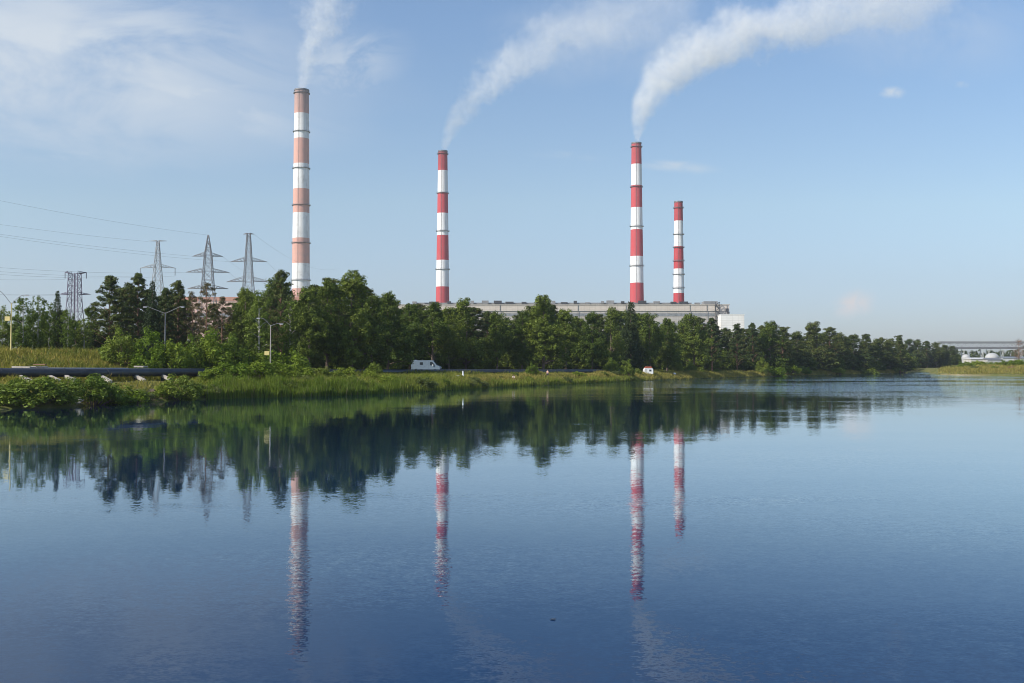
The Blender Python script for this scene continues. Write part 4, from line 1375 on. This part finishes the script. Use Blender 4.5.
# ------------------------------------------------------------------ grass, meadow, reeds
def blades(name, n, pxr, dr, hr, wr, mat, label, lean=.35, seed=1, dpow=1.0, zmin=.02):
    r = np.random.default_rng(seed)
    px = r.uniform(pxr[0], pxr[1], n)
    soft = r.random(n) < np.clip(np.minimum(px - pxr[0], pxr[1] - px) / 26.0 + .05, 0, 1) ** .8
    px = px[soft]; n = len(px)
    # denser where it is nearer
    sh = shore(px)
    d = dr[0] + (dr[1] - dr[0]) * r.random(n) ** dpow
    y = sh + d; x = (px - 512) / F * y
    z = gz(x, y)
    keep = z > zmin
    x, y, z = x[keep], y[keep], z[keep]; n = len(x)
    patch = .45 + .55 * (np.sin(x * .35 + 1.7 * np.sin(y * .2)) * .5 + .5) + .35 * (np.sin(x * 1.3 + y * .4 + 2 * np.sin(y * .7)) * .5 + .5)
    h = r.uniform(hr[0], hr[1], n) * patch
    w = r.uniform(wr[0], wr[1], n)
    a = r.uniform(0, math.pi, n); dx = np.cos(a) * w / 2; dy = np.sin(a) * w / 2
    lx = r.normal(size=n) * lean * h; ly = r.normal(size=n) * lean * h
    b = np.stack([x, y, z - .05], -1)
    s = np.stack([dx, dy, np.zeros(n)], -1)
    mid = b + np.stack([lx * .35, ly * .35, h * .6], -1); top = b + np.stack([lx, ly, h], -1)
    v = np.stack([b - s, b + s, mid + s * .8, mid - s * .8, top], 1).reshape(-1, 3)
    k = 5 * np.arange(n)
    q = np.stack([k, k + 1, k + 2, k + 3], -1); t3 = np.stack([k + 3, k + 2, k + 4], -1)
    o = bpy.data.objects.new(name, mesh_np(name, v, q, t3, [M[mat]])); col.objects.link(o)
    tag(o, label, 'grass', None, 'stuff')


blades('bank_grass', 7000, (-60, 235), (.5, 9), (.2, .6), (.05, .12), 'grass', 'patchy grass on the steep near bank below the pipe', seed=2)
blades('bank_herbs', 36000, (190, 480), (.5, 13), (.35, 1.1), (.06, .15), 'herbs', 'rank green herbs on the bank above the reeds', .5, seed=12)
blades('meadow_grass', 60000, (-60, 300), (13, 62), (.4, 1.1), (.06, .13), 'meadow', 'yellowing meadow grass behind the pipe at left', seed=3)
blades('shore_grass', 60000, (446, 920), (-.3, 16), (.35, 1.05), (.08, .18), 'grass', 'sunlit grass strip along the middle and far shore', seed=4)
blades('wood_edge_grass', 25000, (330, 910), (14, 40), (.3, .8), (.08, .18), 'grass', 'grass under the wood edge along the road', seed=5)
blades('spit_grass', 26000, (938, 1100), (2, 60), (.4, 1.4), (.14, .28), 'grass', 'dry grass on the sandy spit at right', seed=6)
blades('reeds', 19000, (206, 404), (-1.2, 2.6), (1.0, 2.1), (.05, .11), 'reed', 'dense upright green reeds at the water below the big trees', .12, 7, 1.0, -.45)
blades('waterside_reeds', 10000, (380, 650), (-.8, 2.5), (.6, 1.3), (.06, .12), 'reed', 'short reeds fringing the open bank', .15, 8, 1.0, -.3)


# ------------------------------------------------------------------ far right: tanks, shed, gantry, far wood
def gantry():
    D = 700
    xl = X(940, D); xr = X(1110, D)
    z_top = W(980, 342.3, D)[2]; z_bot = W(980, 348.5, D)[2]; zb = g(xr, D) - .3
    t = thing('conveyor_gantry', 'long steel conveyor gantry on legs crossing the horizon at the far right', 'gantry', (xl, D, zb))
    L = xr - xl; zt = z_top - zb; z0 = z_bot - zb
    ch = MB()
    for y in (0, 4):
        ch.box((L / 2, y, zt - .35), (L, .5, .7)).box((L / 2, y, z0), (L, .5, .5))
        n = 22
        for i in range(n):
            ch.bar((L * i / n, y, z0 + .4), (L * (i + .5) / n, y, zt - .5), .3); ch.bar((L * (i + .5) / n, y, zt - .5), (L * (i + 1) / n, y, z0 + .4), .3)
    ch.build('truss', M['dull_steel'], t)
    MB().box((L / 2, 2, zt + .45), (L, 4.6, .35)).build('deck_roof', M['roofgrey'], t)
    MB().box((L / 2, 2, z0 + .55), (L, 3.2, .7)).build('conveyor', M['dull_steel'], t)
    for p in (950, 964, 983, 989, 1003, 1022, 1050, 1080):
        xx = X(p, D) - xl
        lg = MB()
        for y in (0, 4): lg.bar((xx, y, 0), (xx, y, z0 - .45), .6)
        lg.bar((xx, 0, z0 * .3), (xx, 4, z0 * .8), .3); lg.bar((xx, 4, z0 * .3), (xx, 0, z0 * .8), .3)
        lg.build('leg', M['lattice_pale'], t)


gantry()


def tank(px, D, ytop, w, label, dome=.25):
    x = X(px, D); z = g(x, D) - .2
    t = thing('storage_tank', label, 'tank', (x, D, z), 0, 'white storage tanks behind the spit')
    h = W(px, ytop, D)[2] - z; r = w * D / F / 2
    hs = h * (1 - dome)
    MB().lathe([(r, 0), (r, hs)], 28, caps=False).build('shell', M['tank'], t, True)
    MB().lathe([(r * 1.02, hs - .1), (r * 1.02, hs + .1)] + [(r * math.cos(a), hs + .1 + (h - hs) * math.sin(a)) for a in np.linspace(.15, 1.5, 7)], 28).build('domed_roof', M['tank'], t, True)
    MB().bar((0, -r - .15, 0), (0, -r - .15, hs), .25).build('ladder', M['dull_steel'], t)


tank(966, 500, 354.5, 8, 'white tank with rounded roof at the tip of the far wood', .25)
tank(992, 495, 353.2, 13, 'wide white domed tank under the gantry', .32)


def shed(px0, px1, D, ytop, label, wall, roof, pitch=.8):
    xl, xr = X(px0, D), X(px1, D); x = (xl + xr) / 2; z = g(x, D) - .3
    t = thing('store_shed', label, 'shed', (x, D, z))
    h = W(px0, ytop, D)[2] - z; L = xr - xl
    MB().box((0, 4, (h - pitch) / 2), (L, 8, h - pitch)).build('wall', M[wall], t)
    ro = MB(); ro.add([(-L / 2 - .2, -.3, h - pitch + .003), (L / 2 + .2, -.3, h - pitch + .003), (L / 2 + .2, 8.3, h - pitch + .003), (-L / 2 - .2, 8.3, h - pitch + .003), (-L / 2 - .2, 4, h), (L / 2 + .2, 4, h)],
                      [(0, 1, 5, 4), (2, 3, 4, 5), (0, 4, 3), (1, 2, 5), (0, 3, 2, 1)])
    ro.build('roof', M[roof], t)
    n = max(2, int(L / 4))
    for i in range(n): MB().box((-L / 2 + L * (i + .5) / n, -.03, (h - pitch) * .5), (1.2, .1, 1.1)).build('window', M['glass'], t)
    MB().box((L * .3, -.04, 1.1), (1.1, .12, 2.2)).build('door', M['rust'], t)


shed(971, 987, 475, 357.5, 'flat white store in front of the domed tank', 'cream', 'lattice_pale')
shed(987.5, 1003, 472, 358, 'white store with a reddish door between the domed tank and the spit', 'tank', 'dull_steel')
shed(1003, 1034, 520, 356.5, 'long grey roofed shed right of the domed tank', 'lattice_pale', 'grey_steel')


def far_wood():
    r = np.random.default_rng(11)
    cs = []; rd = []
    for i in range(520):
        px = r.uniform(905, 1180); D = r.uniform(900, 1000)
        x = X(px, D); z = GROUND_FAR
        h = r.uniform(9, 15)
        for k in range(3): cs.append((x + r.normal() * 1.5, D + r.normal(), z + h * (.35 + .3 * k))); rd.append(r.uniform(1.5, 2.6) * (1.1 - .25 * k))
    cs = np.array(cs)
    v, q = clump_leaves(cs, rd, 9, .8, r, 1.2)
    o = bpy.data.objects.new('forest', mesh_np('forest', v, q, None, [M['spruce']])); col.objects.link(o)
    tag(o, 'hazy dark wood on the horizon under the gantry', 'forest', None, 'stuff')


far_wood()


# ------------------------------------------------------------------ smoke plumes
def plume(px0, D, path, label, dens, seed, name='smoke'):
    """path: list of (px, py, radius px, density). A rotated frame u (along), w (across) keeps the centre line a function."""
    k = D / F
    P = [np.array(W(px, py, D)) for px, py, _, _ in path]
    o0 = P[0]
    rel = np.array([(p[0] - o0[0], p[2] - o0[2]) for p in P])
    rads = np.array([r * k * .88 for _, _, r, _ in path]); dn = np.array([d for *_, d in path])
    ang = math.atan2(rel[-1, 1], rel[-1, 0])
    ang = (ang + math.pi / 2) / 2 if abs(ang - math.pi / 2) > .35 else ang
    e = np.array((math.cos(ang), math.sin(ang))); n = np.array((-e[1], e[0]))
    u = rel @ e; w = rel @ n
    U = u[-1]; w0, w1 = w.min() - 1, w.max() + 1
    m, nt, out = newmat('smoke_volume')
    ge = nt.n.new('ShaderNodeNewGeometry')
    p = nt.vmath('SUBTRACT', ge.outputs['Position'], tuple(o0))
    # billows: push the sampling point about by noise that grows with the plume
    nu = nt.math('DIVIDE', nt.vmath('DOT_PRODUCT', p, (e[0], 0, e[1])), U)
    big = nt.noise(nt.mapping(p, loc=(seed, 0, 0)), 1 / 42., 5, .70)[1]
    wob_ = nt.vmath('SCALE', nt.vmath('SUBTRACT', big, (.5, .5, .5)), nt.mapr(nu, 0, .5, 4, 120))
    p2 = nt.vmath('ADD', p, wob_)
    uu = nt.vmath('DOT_PRODUCT', p2, (e[0], 0, e[1])); ww = nt.vmath('DOT_PRODUCT', p2, (n[0], 0, n[1]))
    un = nt.math('DIVIDE', uu, U)
    pos = np.clip(u / U, 0, 1)
    wc = nt.mapr(nt.curve(un, list(zip(pos, (w - w0) / (w1 - w0)))), 0, 1, w0, w1)
    rm = rads.max(); rc = nt.math('MULTIPLY', nt.curve(un, list(zip(pos, rads / rm))), rm)
    dc = nt.curve(un, list(zip(pos, dn)))
    dw = nt.math('SUBTRACT', ww, wc)
    sy = nt.n.new('ShaderNodeSeparateXYZ'); nt.l.new(p2, sy.inputs[0])
    dist = nt.math('SQRT', nt.math('ADD', nt.math('MULTIPLY', dw, dw), nt.math('MULTIPLY', sy.outputs[1], sy.outputs[1])))
    shape = nt.mapr(nt.math('DIVIDE', dist, rc), .32, .98, 1, 0, smooth=True)
    fine, _ = nt.noise(p2, 1 / 14., 4, .65)
    den = nt.math('MULTIPLY', nt.math('MULTIPLY', shape, dc), nt.mapr(fine, .33, .62, .15, 1.45))
    den = nt.math('MULTIPLY', den, nt.mapr(un, 0.0, .012, 0, 1))
    den = nt.math('MULTIPLY', den, dens)
    v = nt.n.new('ShaderNodeVolumePrincipled')
    v.inputs['Color'].default_value = (.99, .99, .99, 1); v.inputs['Anisotropy'].default_value = 0
    nt.set(v.inputs['Density'], den)
    nt.l.new(v.outputs[0], out.inputs['Volume'])
    try: m.cycles.volume_step_rate = .35
    except Exception: pass
    # hull
    pts = []; ws = []
    for i in range(len(P)):
        pts.append(P[i]); ws.append(2 * (rads[i] * 1.15 + np.interp(u[i] / U, [0, .5], [2.5, 30])))
    o = MB().tube(pts, ws, 14).build(name, m)
    tag(o, label, 'smoke', None, 'stuff')


plume(301.5, 1150, [(301.5, 90, 6, 1.0), (303, 78, 9, .75), (307, 60, 15, .45), (313, 38, 22, .33), (322, 15, 29, .27), (332, -8, 36, .2), (346, -35, 42, .12)],
      'thin white smoke rising almost straight from the tallest chimney', .07, 3.1)
plume(443.5, 1220, [(443.5, 151, 4.6, 1.0), (446, 140, 7.5, .85), (452, 127, 11, .65), (465, 108, 17, .46), (482, 90, 23, .38), (505, 70, 30, .3), (532, 52, 37, .22), (570, 34, 47, .15), (620, 16, 58, .1), (690, 0, 66, .06)],
      'thin smoke drifting right from the chimney left of the hall', .05, 8.7)
plume(637, 1200, [(637, 143, 4.8, 1.0), (637.5, 130, 9, .9), (640, 113, 16, .8), (649, 95, 23, .7), (666, 76, 30, .6), (692, 56, 38, .5), (724, 42, 44, .42), (768, 28, 50, .34), (818, 16, 54, .27), (872, 6, 58, .2), (945, -8, 62, .12)],
      'dense white smoke bending right from the tall chimney behind the hall', .056, 14.2)

# ------------------------------------------------------------------ light, sky, haze
SUN_AZ = 58.0       # degrees from straight behind the camera towards the left
SUN_EL = 38.0
sd = np.array((-math.sin(R(SUN_AZ)) * math.cos(R(SUN_EL)), -math.cos(R(SUN_AZ)) * math.cos(R(SUN_EL)), math.sin(R(SUN_EL))))
sl = bpy.data.lights.new('sun', 'SUN'); sl.energy = 4.3; sl.angle = R(.5); sl.color = (1.0, .94, .85)
so = bpy.data.objects.new('sun', sl); col.objects.link(so); so.location = (-300, -200, 400)
import mathutils
so.rotation_euler = mathutils.Vector(tuple(-sd)).to_track_quat('-Z', 'Y').to_euler()

wd = bpy.data.worlds.new('World'); scene.world = wd; wd.use_nodes = True
nt = NT(wd.node_tree); nt.n.clear()
out = nt.n.new('ShaderNodeOutputWorld'); bg = nt.n.new('ShaderNodeBackground')
sky = nt.n.new('ShaderNodeTexSky'); sky.sky_type = 'NISHITA'; sky.sun_disc = False
sky.sun_elevation = R(SUN_EL); sky.sun_rotation = math.atan2(sd[0], sd[1])
sky.altitude = 150; sky.air_density = 1.0; sky.dust_density = 1.0; sky.ozone_density = 3.0
tc = nt.n.new('ShaderNodeTexCoord')
dirn = tc.outputs['Generated']
sp = nt.n.new('ShaderNodeSeparateXYZ'); nt.l.new(dirn, sp.inputs[0])
dy = nt.math('MAXIMUM', sp.outputs[1], .05)
az = nt.math('DIVIDE', sp.outputs[0], dy); el = nt.math('DIVIDE', sp.outputs[2], dy)
cm = nt.n.new('ShaderNodeCombineXYZ'); nt.l.new(az, cm.inputs[0]); nt.l.new(el, cm.inputs[1])
q = cm.outputs[0]
front = nt.mapr(sp.outputs[1], .05, .3, 0, 1, smooth=True)


def blob(cx, cy, rx, ry, rot, nsc, lo, hi, stretch, amount, wq=.5):
    """soft patch of cloud round a direction; cx, cy as tangents of azimuth and elevation"""
    l = nt.mapping(q, loc=(-cx, -cy, 0))
    rotn = nt.n.new('ShaderNodeVectorRotate'); rotn.rotation_type = 'Z_AXIS'; nt.l.new(l, rotn.inputs['Vector']); rotn.inputs['Angle'].default_value = -rot
    l = rotn.outputs[0]
    nz, nc = nt.noise(nt.vmath('MULTIPLY', l, (nsc / stretch, nsc, 1)), 1, 6, .6, '2D', .4)
    sc_ = nt.vmath('MULTIPLY', l, (1 / rx, 1 / ry, 0))
    sc_ = nt.vmath('ADD', sc_, nt.vmath('MULTIPLY', nt.vmath('SUBTRACT', nc, (.5, .5, .5)), (wq, wq, 0)))
    dd = nt.vmath('LENGTH', sc_)
    mk = nt.mapr(dd, .1, 1, 1, 0, smooth=True)
    return nt.math('MULTIPLY', nt.math('MULTIPLY', nt.math('MULTIPLY', mk, nt.mapr(nz, lo, hi, 0, 1, smooth=True)), amount), front)


def tg(px, py): return ((px - 512) / F, (364 - py) / F)


cl = None
specs = [
    (60, 55, .40, .14, -.10, 12, .22, .64, 3.0, .95, .5),
    (190, 100, .22, .05, -.16, 22, .28, .64, 4.0, .85, .6),
    (345, 62, .085, .05, .28, 30, .30, .66, 2.2, .6, .7),
    (90, 156, .14, .014, -.03, 40, .35, .7, 5, .42, .6),
    (225, 126, .04, .008, .05, 50, .35, .7, 4, .4, .6),
    (30, 20, .25, .06, -.05, 20, .34, .7, 3.0, .35, .5),
    (610, 35, .15, .06, .1, 16, .22, .7, 2.0, .45, .6),
    (895, 91, .016, .008, .05, 90, .25, .55, 1.6, .75, .7),
    (965, 83, .010, .005, .0, 110, .3, .6, 1.6, .32, .7),
    (680, 166, .05, .008, -.06, 60, .25, .6, 3, .6, .6),
    (570, 155, .05, .006, -.06, 60, .35, .65, 3, .2, .6),
    (930, 20, .16, .07, .0, 14, .25, .7, 2.0, .40, .6),
]
for (px, py, rx, ry, rot, nsc, lo, hi, st, am, wq) in specs:
    c = tg(px, py)
    b_ = blob(c[0], c[1], rx, ry, rot, nsc, lo, hi, st, am, wq)
    cl = b_ if cl is None else nt.math('MAXIMUM', cl, b_)
c = tg(855, 304)
pink = blob(c[0], c[1], .026, .017, .35, 50, .22, .58, 1.3, 1.0, .8)
sgr = nt.ramp(nt.math('MAXIMUM', el, 0.0), [(0, (.68, .69, .85)), (.06, (.79, .79, .91)), (.16, (1.04, 1.0, .93)), (.35, (1.0, 1.05, 1.06))])
skyb = nt.mix(1.0, sky.outputs[0], sgr, 'MULTIPLY')
skyc = nt.mix(cl, skyb, c4((4.3, 4.75, 5.25)))
skyc = nt.mix(pink, skyc, c4((5.2, 4.95, 5.0)))
nt.set(bg.inputs[0], skyc); bg.inputs[1].default_value = .12
nt.l.new(bg.outputs[0], out.inputs[0])

HAZE = .00009
if HAZE:
    m, hn, ho = newmat('haze_air')
    v = hn.n.new('ShaderNodeVolumePrincipled'); v.inputs['Color'].default_value = (.86, .90, .96, 1); v.inputs['Density'].default_value = HAZE; v.inputs['Anisotropy'].default_value = .3
    hn.l.new(v.outputs[0], ho.inputs['Volume'])
    o = MB().box((0, 0, 230), (10400, 10400, 468)).build('haze', m)
    tag(o, 'thin pale summer haze softening the far things', 'haze', None, 'stuff')

# ------------------------------------------------------------------ render settings
vs = scene.view_settings
scene.display_settings.display_device = 'sRGB'
vs.view_transform = 'Standard'; vs.look = 'None'; vs.exposure = 0.36; vs.gamma = 1.0
scene.render.engine = 'CYCLES'
cy = scene.cycles
cy.use_denoising = True
try: cy.denoiser = 'OPENIMAGEDENOISE'; cy.denoising_input_passes = 'RGB_ALBEDO_NORMAL'
except Exception: pass
cy.max_bounces = 6; cy.diffuse_bounces = 2; cy.glossy_bounces = 3; cy.transmission_bounces = 3; cy.volume_bounces = 3; cy.transparent_max_bounces = 8
cy.sample_clamp_indirect = 5
cy.volume_max_steps = 256
cy.use_adaptive_sampling = False
cy.pixel_filter_type = 'BLACKMAN_HARRIS'; cy.filter_width = 0.95
print('objects', len(bpy.data.objects))
